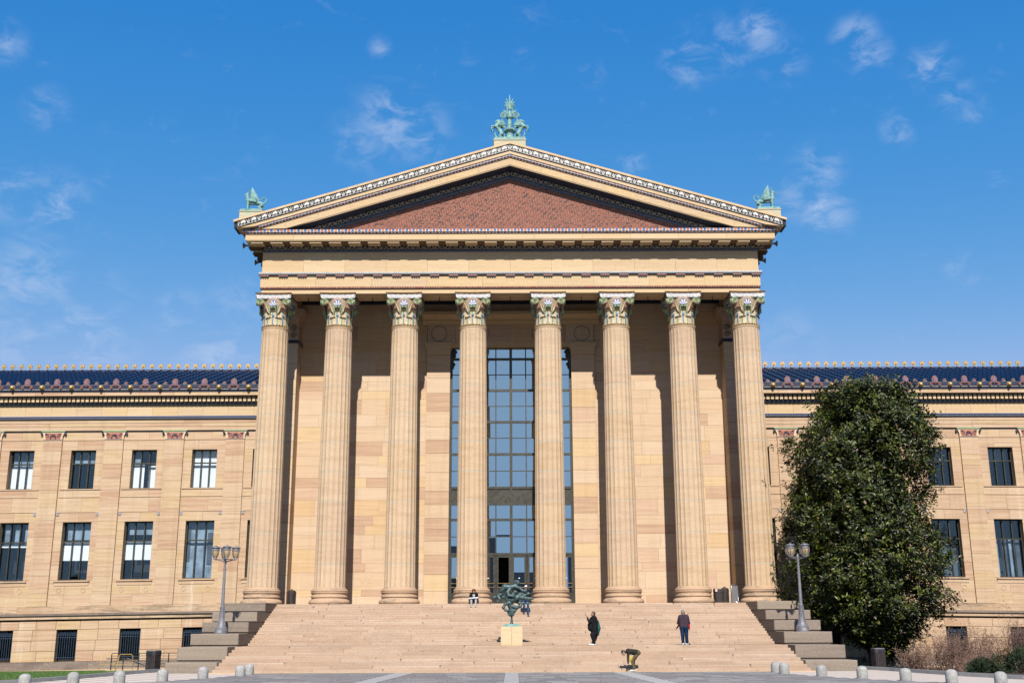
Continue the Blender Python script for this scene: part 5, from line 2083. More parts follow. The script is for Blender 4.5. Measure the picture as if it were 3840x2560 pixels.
CL = np.array(clumps)
NW, NL = 5, 10                       # whorls in a clump, leaves in a whorl
nc = len(CL)
outv = unit(np.stack([CL[:, 0] - CL[:, 4], CL[:, 1] - 63.0, np.full(nc, .5)], 1))
tips = CL[:, None, :3] + rs.normal(0, 1, (nc, NW, 3)) * np.array([1, 1, .8]) * CL[:, None, 3:4] * .62 + outv[:, None] * CL[:, None, 3:4] * .3
axis = unit(outv[:, None] * .7 + np.array([0, 0, .6]) + rs.normal(0, .3, (nc, NW, 3)))
ax2 = np.repeat(axis[:, :, None], NL, 2).reshape(-1, 3)
tp2 = np.repeat(tips[:, :, None], NL, 2).reshape(-1, 3)
tot = len(ax2)
d = rs.normal(0, 1, (tot, 3))
d = d - ax2 * (d * ax2).sum(1, keepdims=True)
d = unit(unit(d) * rs.uniform(.6, 1, (tot, 1)) + ax2 * rs.uniform(.05, .8, (tot, 1)) + np.array([0, 0, -.12]))
side = unit(np.cross(d, ax2 + rs.normal(0, .25, (tot, 3))))
nrm = np.cross(side, d)
L = rs.uniform(.14, .25, (tot, 1))
W = L * rs.uniform(.36, .48, (tot, 1))
p0 = tp2 + rs.normal(0, .09, (tot, 3)) - ax2 * rs.uniform(0, .22, (tot, 1))
LV = p0[:, None] + base[None, :, 0:1] * (W * side)[:, None] + base[None, :, 1:2] * (L * d)[:, None] + base[None, :, 2:3] * (L * nrm)[:, None]
LV = LV.reshape(-1, 3) - np.array([20.0, 63.0, -.25])
ls = np.clip(rs.uniform(0, 1, tot) ** 1.6 + np.repeat(rs.normal(0, .24, nc), NW * NL), 0, 1)
lm = (rs.uniform(0, 1, tot) < .02).astype(int)
F = (np.arange(tot)[:, None, None] * 7 + np.array(faces7)[None]).reshape(-1, 3)
me = bpy.data.meshes.new('crown')
me.from_pydata(LV.tolist(), [], F.tolist())
me.materials.append(M['magnolia_leaf'])
me.materials.append(M['leaf_dry'])
me.polygons.foreach_set('material_index', np.repeat(lm, 6))
at = me.attributes.new('shade', 'FLOAT', 'FACE')
at.data.foreach_set('value', np.repeat(ls, 6))
me.update()
ob('crown', me, tree)
mb = MB()
mb.tube([(0, 0, -.3), (-.05, 0, .6), (.05, .05, 2.0), (0, .1, 5), (.05, .05, 9), (0, 0, 13), (0, 0, 15.2)], [.42, .34, .28, .24, .17, .09, .03], 10)
ob('trunk', mb.mesh('trunk', 'bark', smooth=True), tree)
mb = MB()
for i, (x, y, z, r, cx) in enumerate(clumps):
    if i % 9:
        continue
    zr = max(.8, z - rs.uniform(.6, 2.2))
    p0 = np.array([0, 0, zr])
    p2 = np.array([x - 20, y - 63, z + .25])
    p1 = (p0 + p2) / 2 + np.array([0, 0, rs.uniform(-.1, .35)])
    mb.tube([p0, p1, p2], [.05, .03, .012], 5)
br = ob('limbs', mb.mesh('limbs', 'bark'), tree)
br['kind'] = 'stuff'

# ------------------------------------------------------------------ bare shrubs and evergreens
def shrub(name, x, y, w, h, seed, label, nst, dens=1.0, seedheads=True):
    r = np.random.RandomState(seed)
    z0 = lawn_z(x, y) - .03
    t = thing(name, label, 'shrub', (x, y, z0), group='leafless shrubs along the wing')
    mb = MB()
    heads = MB()

    def grow(p, d, L, rad, lev):
        pts = [p]
        q = p.copy()
        dd = d.copy()
        ns = 4
        for i in range(ns):
            dd = dd + r.normal(0, .16, 3) + np.array([0, 0, .05])
            dd /= np.linalg.norm(dd)
            q = q + dd * L / ns
            if q[2] < .03:
                q[2] = .03
            pts.append(q.copy())
        mb.tube(pts, [rad * (1 - .6 * i / ns) for i in range(ns + 1)], 3, caps=False)
        if lev > 0:
            for i in range(int(3 * dens) + (1 if r.rand() < .5 else 0)):
                k = r.randint(1, ns + 1)
                d2 = dd * .6 + r.normal(0, .55, 3) + np.array([0, 0, .15])
                d2 /= np.linalg.norm(d2)
                grow(pts[k], d2, L * r.uniform(.45, .7), rad * .6, lev - 1)
        elif seedheads and r.rand() < .10:
            heads.ell(tuple(pts[-1]), (.035, .035, .028), 5, 4)

    for i in range(nst):
        a = r.uniform(0, 6.283)
        rr = r.uniform(0, .55) * w
        p = np.array([rr * math.cos(a) * .9, rr * math.sin(a) * .7, 0.0])
        lean = r.uniform(.1, .75)
        d = np.array([math.cos(a) * lean, math.sin(a) * lean * .8, 1.0])
        d /= np.linalg.norm(d)
        grow(p, d, h * r.uniform(.45, .78), .019, 3)
    ob('branches', mb.mesh('branches', 'twig'), t)['kind'] = 'stuff'
    if heads.v:
        ob('seed_heads', heads.mesh('seed_heads', 'leaf_dry'), t)['kind'] = 'stuff'


shrub('bare_shrub', 20.7, 58.5, 1.3, 1.1, 1, 'low sprawling leafless shrub nearest the magnolia', 44)
shrub('bare_shrub', 22.6, 59.5, 1.6, 1.9, 2, 'twiggy leafless shrub covering the basement window', 48)
shrub('bare_shrub', 24.4, 59.5, 1.7, 1.9, 3, 'broad leafless shrub between window and evergreen', 50)
shrub('bare_shrub', 26.6, 60.0, 1.6, 2.9, 4, 'tallest leafless shrub with seed heads at the frame edge', 42)
shrub('bare_shrub', 22.6, 55.5, 1.8, .9, 5, 'flat mat of dry brown stems beside the kerb', 44, seedheads=False)


def evergreen(x, y, rx, ry, rz, seed, label):
    r = np.random.RandomState(seed)
    z0 = lawn_z(x, y)
    t = thing('evergreen_shrub', label, 'shrub', (x, y, z0), group='low evergreens by the kerb')
    v, sh, mi = [], [], []
    n = 5200
    ph = r.uniform(0, 2 * math.pi, n)
    ct = r.uniform(0, 1, n)
    rad = .55 + .45 * r.uniform(0, 1, n) ** .5
    lump = 1 + .16 * np.sin(4 * ph + seed) + .12 * np.sin(7 * ph + 9 * ct)
    st = np.sqrt(1 - ct ** 2)
    P = np.stack([rx * st * np.cos(ph) * rad * lump, ry * st * np.sin(ph) * rad * lump, rz * ct * rad * lump + .03], 1)
    D = P / np.array([rx, ry, rz]) ** 1.0
    D = D / np.linalg.norm(D, axis=1)[:, None] + r.normal(0, .45, (n, 3))
    D /= np.linalg.norm(D, axis=1)[:, None]
    Sd = np.cross(D, r.normal(0, 1, (n, 3)))
    Sd /= np.linalg.norm(Sd, axis=1)[:, None]
    L = r.uniform(.08, .17, n)[:, None]
    W = .022
    V = np.stack([P - Sd * W, P + Sd * W, P + D * L], 1).reshape(-1, 3)
    me = bpy.data.meshes.new('foliage')
    me.from_pydata(V.tolist(), [], np.arange(3 * n).reshape(-1, 3).tolist())
    me.materials.append(M['juniper_green'])
    me.materials.append(M['juniper_brown'])
    me.polygons.foreach_set('material_index', ((np.sin(P[:, 0] * 3 + seed) + np.sin(P[:, 1] * 3) + r.normal(0, .5, n)) > 1.15).astype(int))
    ob('foliage', me, t)['kind'] = 'stuff'
    mb = MB()
    for i in range(9):
        a = i * .7
        mb.tube([(0, 0, 0), (rx * .35 * math.cos(a), ry * .35 * math.sin(a), rz * .35), (rx * .7 * math.cos(a), ry * .7 * math.sin(a), rz * .5)], [.03, .02, .01], 5)
    ob('stem', mb.mesh('stem', 'bark'), t)


evergreen(21.9, 49.5, 1.15, 1.0, .95, 3, 'large dark green evergreen mound with orange tips by the kerb')
evergreen(23.6, 48.0, 1.2, 1.0, 1.0, 8, 'dark evergreen mound at the far corner of the bed')
evergreen(20.7, 50.6, .55, .5, .5, 5, 'small dark evergreen beside the larger mound')

# ------------------------------------------------------------------ bollards
bp = [(.205, 0), (.21, .02), (.21, .27), (.205, .32), (.19, .37), (.155, .415), (.10, .445), (.045, .458), (0.004, .46)]
bol_me = smooth_by_angle(MB().lathe(bp, 28).mesh('bollard', 'bollard_granite'), 50)
BOL = [(-11.37, 49.9, 'rear one of the paired granite bollards on the lawn side'), (-11.36, 48.28, 'front one of the paired granite bollards on the lawn side'), (-12.35, 46.18, 'single granite bollard next to the pair on the lawn side'),
       (-13.36, 44.18, 'second single granite bollard out from the lawn-side pair, before the bin'), (-14.44, 42.52, 'third single granite bollard out from the lawn-side pair'), (-15.66, 41.27, 'fourth single granite bollard out from the lawn-side pair, cut by the bottom edge'), (-16.9, 40.11, 'outermost granite bollard on the lawn side, barely showing at the bottom edge'),
       (11.53, 50.13, 'rear one of the paired granite bollards on the magnolia side'), (11.52, 48.54, 'front one of the paired granite bollards on the magnolia side'), (12.39, 45.94, 'single granite bollard next to the pair on the magnolia side'),
       (13.48, 44.21, 'second single granite bollard out from the magnolia-side pair'), (14.5, 42.35, 'third single granite bollard out from the magnolia-side pair'), (15.55, 40.68, 'fourth single granite bollard out from the magnolia-side pair'), (16.51, 38.87, 'outermost granite bollard on the magnolia side, before the evergreens')]
for i, (x, y, lab) in enumerate(BOL):
    o = ob('bollard', bol_me, None, (x, y, Z0 - .01), (0, 0, rnd.uniform(0, 6)), (rnd.uniform(.98, 1.02), 1, rnd.uniform(.97, 1.03)))
    tag(o, lab, 'bollard', 'granite bollards edging the plaza')

# ------------------------------------------------------------------ lamps
def lamp_post(x, y, z, label, turn):
    t = thing('street_lamp', label, 'lamp', (x, y, z), turn, 'four-globe lamp posts on the cheek walls')
    prof = [(.33, 0), (.33, .20), (.30, .22), (.30, .27), (.24, .33), (.17, .48), (.125, .72), (.11, .95), (.10, 1.25), (.115, 1.27), (.115, 1.30), (.085, 1.33), (.075, 2.2), (.062, 3.12), (.075, 3.14), (.075, 3.18), (.055, 3.2), (.055, 3.42), (.085, 3.44), (.05, 3.5), (.06, 3.6), (.06, 3.72), (.03, 3.80), (.005, 3.83)]
    me = smooth_by_angle(MB().lathe(prof, 16).mesh('post', 'lamp_metal'), 30)
    ob('post', me, t)
    mb = MB()
    for i in range(12):
        a = 2 * math.pi * i / 12
        mb.tube([(.118 * math.cos(a), .118 * math.sin(a), 1.25), (.135 * math.cos(a), .135 * math.sin(a), .75), (.20 * math.cos(a), .20 * math.sin(a), .42)], .014, 5)
    ob('flutes', mb.mesh('flutes', 'lamp_metal'), t)
    ob('plate', MB().box(-.1, .1, -.338, -.30, .05, .17).mesh('plate', 'kerb_stone'), t, rot=(0, 0, -turn))
    for k in range(4):
        a = k * math.pi / 2 + math.pi / 4
        cx, cy = .50 * math.cos(a), .50 * math.sin(a)
        ln = sub('lantern', t, (cx, cy, 3.62))
        ln.scale = (1.22, 1.22, 1.04)
        arm = MB().tube([(-cx * .9, -cy * .9, -.15), (-cx * .55, -cy * .55, -.05), (-cx * .2, -cy * .2, 0), (0, 0, .0)], [.03, .026, .026, .03], 8)
        arm.tube([(-cx * .9, -cy * .9, .03), (0, 0, .02)], .018, 6)
        ob('arm', arm.mesh('arm', 'lamp_metal'), ln)
        ob('globe', smooth_by_angle(MB().lathe([(.05, .09), (.09, .16), (.135, .30), (.15, .40), (.15, .42)], 16).mesh('globe', 'lamp_glass')), ln)
        cap = MB().lathe([(.165, .42), (.17, .44), (.165, .50), (.15, .51), (.15, .55), (.195, .57), (.19, .60), (.10, .64), (.03, .655), (.03, .69), (.0, .70)], 16)
        cap.lathe([(.03, 0), (.06, .02), (.06, .07), (.05, .09)], 12)
        ob('cap', smooth_by_angle(cap.mesh('cap', 'lamp_metal'), 35), ln)
        rb_ = MB()
        for q in range(4):
            b = q * math.pi / 2
            rb_.tube([(.05 * math.cos(b), .05 * math.sin(b), .03), (.14 * math.cos(b), .14 * math.sin(b), .18), (.175 * math.cos(b), .175 * math.sin(b), .33), (.17 * math.cos(b), .17 * math.sin(b), .46)], .014, 5)
        ob('rib', rb_.mesh('rib', 'lamp_metal'), ln)


lamp_post(-14.5, 57.0, 1.747, 'grey four-globe lamp post in front of the wing windows beside the railing', R(-25))
lamp_post(14.55, 57.0, 1.747, 'grey four-globe lamp post standing against the dark magnolia', R(-10))

# ------------------------------------------------------------------ bins
def slat_bin(x, y, z, label, w=.27, h=.88, rot=0.0, face=True, group=None, square=True, sticker=False):
    t = thing('litter_bin', label, 'bin', (x, y, z), rot, group)
    n = 24
    mb = MB()

    def rad(a, r):
        if not square:
            return r
        c, s_ = abs(math.cos(a)), abs(math.sin(a))
        return r / ((c ** 5 + s_ ** 5) ** .2)
    for i in range(n):
        a = 2 * math.pi * i / n
        d = 2 * math.pi / n * .36
        r = rad(a, w)
        p = []
        for (aa, rr) in ((a - d, 0), (a + d, 0), (a + d, .02), (a - d, .02)):
            q = rad(aa, w) - rr
            p.append((q * math.cos(aa), q * math.sin(aa)))
        ob('slat', MB().prism(p, 'z', .12, h * .78).mesh('slat', 'bin_brown'), t)
    ring = [(rad(2 * math.pi * i / n, w), 2 * math.pi * i / n) for i in range(n)]

    def tier(z0, z1, k):
        m = MB()
        m.prism([(r * k * math.cos(a), r * k * math.sin(a)) for r, a in ring], 'z', z0, z1)
        return m
    ob('liner', tier(.08, h * .8, .88).mesh('liner', 'black_iron'), t)
    ob('base', tier(.04, .11, 1.02).mesh('base', 'bin_brown'), t)
    hd = tier(h * .78, h * .96, 1.03)
    ob('hood', hd.mesh('hood', 'bin_brown'), t)
    ob('lid', tier(h * .96, h, .95).mesh('lid', 'lamp_metal' if square else 'bin_brown'), t)
    if face:
        op = MB().flat([(-.15, h * .80), (.15, h * .80), (.16, h * .84), (.14, h * .92), (-.14, h * .92), (-.16, h * .84)], -w * 1.06, -w * .9)
        ob('opening', op.mesh('opening', 'black_iron'), t)
    if not square:
        ob('knob', MB().lathe([(w * .9, h), (w * .6, h + .05), (.05, h + .08), (.05, h + .12), (.0, h + .14)], 16).mesh('knob', 'bin_brown', smooth=True), t)
    if sticker:
        ob('sticker', MB().box(-.24, -.12, -w * 1.06 - .004, -w * 1.06, h * .80, h * .96).mesh('sticker', 'sticker'), t)
    for sx in (-1, 1):
        for sy in (-1, 1):
            ob('foot', MB().box(sx * w * .75 - .03, sx * w * .75 + .03, sy * w * .75 - .03, sy * w * .75 + .03, 0, .05).mesh('foot', 'bin_brown'), t)


slat_bin(-16.9, 54.2, lawn_z(-16.9, 54.2) + .06, 'brown slatted litter bin on the lawn edge before the railing', w=.28, h=1.04, rot=-.35, group='litter bins')
slat_bin(17.45, 54.6, lawn_z(17.45, 54.6) + .05, 'brown slatted litter bin under the magnolia', w=.28, h=1.02, rot=.2, group='litter bins')
slat_bin(-13.05, 67.2, ZP, 'round dark bin with domed lid by the end column on the lawn side', w=.26, h=.80, square=False, face=False, group='litter bins')
slat_bin(12.28, 67.2, ZP, 'dark square bin with a pale sticker between the end columns', w=.27, h=.86, rot=.05, face=False, sticker=True, group='litter bins')
slat_bin(12.80, 67.95, ZP, 'dark bin standing behind the one with the pale sticker', w=.25, h=.88, square=False, face=False, group='litter bins')

# crowd barrier leaning by the last column
t = thing('crowd_barrier', 'grey steel crowd barrier seen edge-on beside the last column', 'barrier', (13.2, 66.9, ZP))
t.rotation_euler = (0, 0, R(62))
mb = MB()
mb.tube([(-.62, 0, .16), (-.62, 0, .98), (-.55, 0, 1.05), (.55, 0, 1.05), (.62, 0, .98), (.62, 0, .16), (.55, 0, .10), (-.55, 0, .10), (-.62, 0, .16)], .022, 7)
ob('frame', mb.mesh('frame', 'steel', smooth=True), t)
for i in range(11):
    xk = -.52 + i * .104
    ob('bar', MB().tube([(xk, 0, .1), (xk, 0, 1.05)], .011, 5).mesh('bar', 'steel'), t)
for sx in (-1, 1):
    ob('foot', MB().tube([(sx * .4, -.28, .0), (sx * .4, -.2, .09), (sx * .4, .2, .09), (sx * .4, .28, 0)], .018, 6).mesh('foot', 'steel'), t)

# railing and ramp by the wing
t = thing('handrail', 'black metal railing along the ramp below the wing wall', 'railing', (-21.6, 67.4, -.42))
zb = .08
for i, xk in enumerate((-1.9, -1.2, -.3, .55, 1.45, 2.35, 3.2)):
    ob('post', MB().box(xk - .025, xk + .025, -.025, .025, zb, zb + .92).mesh('post', 'rail_black'), t)
for k in range(6):
    zz = zb + .20 + k * .145
    ob('rail', MB().box(-1.9, 5.0, -.014, .014, zz, zz + (.035 if k == 5 else .022)).mesh('rail', 'rail_black'), t)
ob('ramp_rail', MB().tube([(-2.1, -.25, .72), (-.9, -.25, .74), (.9, -.25, .12)], .028, 6).mesh('ramp_rail', 'rail_black'), t)
ob('ramp_rail', MB().tube([(-.6, -.22, .60), (.9, -.22, .02)], .02, 6).mesh('ramp_rail', 'rail_black'), t)
ob('ramp_kerb', MB().box(-2.1, 5.2, -.35, .25, -.25, .08).mesh('ramp_kerb', 'trim_stone'), t)
for i, (xo, lab) in enumerate(((-24.0, 'yellow metal guard frame at the open end of the railing'), (-23.0, 'yellow metal guard frame in front of the railing bars'))):
    t = thing('guard_frame', lab, 'barrier', (xo, 67.0, -.45), .1, 'yellow guard frames at the ramp')
    mb = MB()
    mb.tube([(0, -.3, 0), (.12, -.2, .93), (.18, -.1, 1.0), (.75, 0, 1.0), (.85, 0, .92), (.85, .1, .02)], .015, 7)
    ob('hoop', mb.mesh('hoop', 'yellow_paint', smooth=True), t)
    ob('bar', MB().tube([(.06, -.25, .45), (.85, .05, .47)], .013, 6).mesh('bar', 'yellow_paint'), t)
# ------------------------------------------------------------------ sculpture on the landing
ped_t = thing('stone_pedestal', 'pale yellow stone pedestal streaked green, on the landing', 'pedestal', (0.02, 56.2, ZL))
ob('block', MB().cbox(-.53, -.003, -.53, .53, 0, .90, .012).mesh('block', 'pedestal_stone'), ped_t)
ob('block', MB().cbox(.003, .53, -.53, .53, 0, .90, .012).mesh('block', 'pedestal_stone'), ped_t)
st = thing('bronze_sculpture', 'dark green bronze tangle of heavy figures balanced on a ball and stem', 'statue', (0.02, 56.2, ZL + .90))
ob('plinth', MB().cbox(-.40, .40, -.36, .36, 0, .12, .008).mesh('plinth', 'patina'), st)
ob('stem', smooth_by_angle(MB().lathe([(.10, .12), (.085, .14), (.065, .2), (.05, .33), (.045, .47), (.07, .52)], 18).mesh('stem', 'statue_bronze')), st)


def q(x, y, d=0.0):
    return ((x - 935) / 408.0, d, (1097 - y) / 408.0)


pr = []


def chain(pts, rads, m=0):
    for (a, b, ra, rb) in zip(pts, pts[1:], rads, rads[1:]):
        pr.append(('c', a, ra, b, rb, m))


pr.append(('e', q(925, 830), (.185, .185, .185), 0))
for k in range(-2, 3):
    a = k * .5
    pr.append(('c', q(925 + 60 * math.sin(a), 870, -.12), .04, q(925 + 74 * math.sin(a), 790, -.15 + .06 * abs(k)), .05, 0))
# crouching lower figure
chain([q(930, 770), q(915, 700), q(900, 640), q(880, 560), q(860, 480)], [.13, .14, .16, .17, .15])
chain([q(880, 640, -.1), q(810, 660, -.18), q(765, 725, -.2), q(815, 785, -.22), q(875, 780, -.2)], [.085, .075, .065, .055, .05])
chain([q(960, 700, -.05), q(1030, 735, -.12), q(1110, 700, -.15), q(1130, 650, -.15)], [.10, .085, .075, .06])
chain([q(940, 740, .1), q(1000, 790, -.1), q(1040, 745, .05)], [.09, .07, .06])
# bird-like mass left
chain([q(560, 525, .0), q(640, 520, .02), q(710, 470, .05), q(760, 440, .05)], [.06, .09, .10, .09])
chain([q(660, 500, -.08), q(700, 560, -.12), q(680, 600, -.12), q(640, 610, -.14)], [.075, .08, .06, .04])
chain([q(720, 520, .12), q(800, 520, .1), q(870, 540, .05)], [.08, .10, .12])
# upper figure, stretched out along the top
chain([q(725, 400, 0), q(800, 320, 0), q(900, 330, 0), q(1000, 305, 0)], [.11, .15, .14, .11])
chain([q(1000, 300, 0), q(1050, 255, -.02)], [.08, .07])
pr.append(('e', q(1070, 235, -.02), (.085, .085, .10), 0))
chain([q(1060, 205, 0), q(1010, 215, .03), q(985, 250, .05)], [.07, .065, .04])
chain([q(900, 360, -.12), q(855, 430, -.2), q(880, 490, -.24), q(960, 500, -.26)], [.10, .085, .075, .06])
for k in range(4):
    chain([q(955, 480 + k * 14, -.26), q(990, 470 + k * 17, -.30), q(985, 485 + k * 15, -.33)], [.022, .02, .018])
chain([q(1030, 320, 0), q(1110, 350, -.1), q(1150, 390, -.15), q(1200, 405, -.18)], [.10, .085, .07, .06])
for k in range(3):
    chain([q(1190, 385 + k * 16, -.2), q(1235, 380 + k * 20, -.22), q(1215, 400 + k * 15, -.26)], [.024, .022, .02])
# second figure, thrust to the right
chain([q(955, 590, -.1), q(1040, 540, -.12), q(1110, 480, -.1), q(1170, 450, -.05)], [.12, .14, .13, .10])
chain([q(1130, 530, -.15), q(1210, 545, -.2), q(1290, 555, -.2), q(1365, 555, -.2)], [.10, .10, .075, .045])
pr.append(('e', q(1275, 455, -.05), (.10, .09, .085), 0))
chain([q(1180, 460, 0), q(1190, 490, -.15), q(1240, 470, -.15)], [.07, .065, .05])
chain([q(1040, 600, .05), q(1100, 640, .0), q(1160, 640, -.05)], [.10, .09, .07])
for k, (xe, ye) in enumerate(((1335, 608), (1325, 655), (1270, 640))):
    chain([q(1150, 635, -.05), q(1230, 620 + k * 12, -.08), q(xe, ye, -.1)], [.05, .035, .025])
chain([q(900, 560, .15), q(1000, 420, .18), q(1080, 400, .15)], [.15, .14, .12])
ob('figures', blob('figures', pr, .0125, ['statue_bronze'], .035), st)

# ------------------------------------------------------------------ griffins at the corners of the gable
def feather(mb, p, d, L, w, nrm, curl):
    """a tapering blade from p along d, curling towards nrm"""
    p, d, nrm = Vector(p), Vector(d).normalized(), Vector(nrm)
    pts = []
    for i in range(5):
        t = i / 4
        pts.append(p + d * L * t + nrm * curl * L * t * t)
    mb.tube(pts, [w * .6, w, w, w * .7, w * .12], 6)


def griffin(x, y, z, s, label):
    """s = -1 faces -x, 1 faces +x"""
    t = thing('griffin_statue', label, 'statue', (x, y, z), 0, 'green bronze griffins on the gable corners')
    g = lambda a, b, d=0.0: (s * -(a - 410) / 296.0 * 1.0, d, (495 - b) / 296.0)
    P = []

    def ch(pts, rads):
        for (a, b, ra, rb) in zip(pts, pts[1:], rads, rads[1:]):
            P.append(('c', a, ra, b, rb, 0))
    ch([g(560, 365), g(500, 368), g(420, 370), g(350, 345), g(325, 305)], [.13, .11, .11, .15, .125])
    ch([g(325, 310), g(318, 255), g(318, 205)], [.12, .085, .07])
    P.append(('e', g(306, 185), (.105, .075, .085), 0))
    ch([g(292, 192), g(262, 206)], [.06, .038])
    ch([g(270, 222), g(292, 232)], [.022, .034])
    for dd in (-.08, .08):
        ch([g(335, 370, dd), g(335, 430, dd), g(337, 485, dd), g(322, 490, dd)], [.085, .06, .05, .04])
        ch([g(565, 380, dd), g(592, 412, dd), g(530, 455, dd * 1.1) if dd < 0 else g(565, 450, dd), g(600, 487, dd), g(580, 490, dd)], [.12, .08, .055, .045, .04])
        ch([g(322, 165, dd * .5), g(342, 128, dd * .7), g(392, 104, dd)], [.022, .02, .009])
        ch([g(325, 180, dd * .6), g(350, 168, dd)], [.026, .012])
    ch([g(590, 380), g(640, 350), g(668, 310), g(655, 268), g(615, 250), g(582, 270), g(570, 300), g(545, 310)], [.05, .035, .032, .03, .03, .032, .035, .02])
    ob('body', blob('body', P, .014, ['patina'], .03), t)
    for dd in (-.16, .16):
        mb = MB()
        for i in range(11):
            k = i / 10
            root = Vector(g(372 + 90 * k, 315 + 35 * k, dd))
            tip = Vector(g(448 + 90 * k, 78 + 190 * k ** 1.2, dd * (1.5 - .4 * k)))
            d = tip - root
            feather(mb, root, d, d.length, .055, Vector((s * .55, 0, .1)), .30)
        for i in range(8):
            k = i / 7
            root = Vector(g(355 + 130 * k, 350 + 15 * k, dd * 1.08))
            tip = root + (Vector(g(410 + 90 * k, 255 + 70 * k, dd * 1.3)) - root) * .8
            d = tip - root
            feather(mb, root, d, d.length, .045, Vector((0, 0, 0)), 0)
        mb.ell(g(400, 320, dd), (.20, .05, .12), 10, 6)
        ob('wing', mb.mesh('wing', 'patina', smooth=True), t)
    ob('base', MB().box(-.68, .68, -.22, .3, -.16, .012).mesh('base', 'patina'), t)


griffin(-15.98, 64.16, 27.04, -1, 'green bronze griffin facing outwards on the gable corner above the lawn-side wing')
griffin(15.98, 64.16, 27.04, 1, 'green bronze griffin facing outwards on the gable corner above the magnolia wing')

# ------------------------------------------------------------------ crowning candelabrum
t = thing('gable_finial', 'green bronze candelabrum with winged beasts and palm crest on the gable peak', 'statue', (0, 64.4, 31.80))
G = lambda a, b, d=0.0: ((a - 785) / 356.0, d, (1225 - b) / 356.0)
z_ = lambda b: (1225 - b) / 356.0
cand = [(.30, 0), (.28, z_(1190)), (.21, z_(1160)), (.21, z_(1120)), (.22, z_(1100)), (.19, z_(1080)), (.22, z_(1050)), (.30, z_(1040)), (.36, z_(1010)), (.375, z_(985)), (.30, z_(968)), (.17, z_(955)), (.15, z_(860)), (.135, z_(725)), (.18, z_(718)), (.24, z_(690)), (.24, z_(675)), (.13, z_(670)), (.11, z_(600)), (.06, z_(530)), (.01, z_(500))]
ob('candelabrum', smooth_by_angle(MB().lathe(cand, 24).mesh('candelabrum', 'patina'), 40), t)
mb = MB()
for i in range(16):
    a = 2 * math.pi * i / 16
    mb.ell((.34 * math.cos(a), .34 * math.sin(a), z_(1010)), (.06, .06, .09), 6, 5)
ob('bowl_gadroons', mb.mesh('bowl_gadroons', 'patina', smooth=True), t)
for s in (-1, 1):
    mb = MB()
    pts = [(s * .06, 0, z_(660)), (s * .12, 0, z_(620)), (s * .20, 0, z_(580)), (s * .30, 0, z_(552))]
    for k in range(34):
        a = math.pi * .62 - k * .36
        rr = .215 * (1 - k / 42)
        pts.append((s * (.395 + rr * math.cos(a)), -.02, z_(635) + rr * math.sin(a)))
    mb.tube(pts, [.048] * 6 + [.045] * (len(pts) - 6), 7)
    ob('scroll', mb.mesh('scroll', 'patina', smooth=True), t)
    mb = MB()
    for (x0, y0, x1, y1, w) in ((.12, 600, .20, 470, .05), (.18, 560, .33, 490, .03), (.22, 560, .47, 475, .022), (.26, 560, .42, 500, .025)):
        feather(mb, (s * x0, 0, z_(y0)), (s * (x1 - x0), 0, z_(y1) - z_(y0)), math.hypot(x1 - x0, z_(y1) - z_(y0)), w, Vector((0, 0, .05)), 0)
    pts = [(s * .03, 0, z_(520))]
    for k in range(20):
        a = -math.pi * .3 + k * .42
        rr = .075 * (1 - k / 26)
        pts.append((s * (.10 + rr * math.cos(a)), -.03, z_(470) + rr * math.sin(a)))
    mb.tube(pts, .022, 6)
    ob('leaf_spray', mb.mesh('leaf_spray', 'patina', smooth=True), t)
mb = MB()
mb.ell((0, 0, z_(390)), (.10, .08, .30), 12, 10)
for (x1, y1) in ((0, 112), (.235, 200), (-.235, 200), (.33, 285), (-.33, 285), (.35, 372), (-.35, 372), (.30, 440), (-.30, 440)):
    p0 = Vector((x1 * .2, 0, z_(410) - (y1 - 300) / 356 * .25))
    d = Vector((x1, 0, z_(y1))) - p0
    feather(mb, p0, d, d.length, .055, Vector((0, 0, 0)), 0)
for k in range(-7, 8):
    a = R(90 - k * 14)
    feather(mb, (0, -.04, z_(410)), (math.cos(a), 0, math.sin(a) * 1.3), .36, .02, Vector((0, 0, 0)), 0)
ob('palm_crest', mb.mesh('palm_crest', 'patina', smooth=True), t)
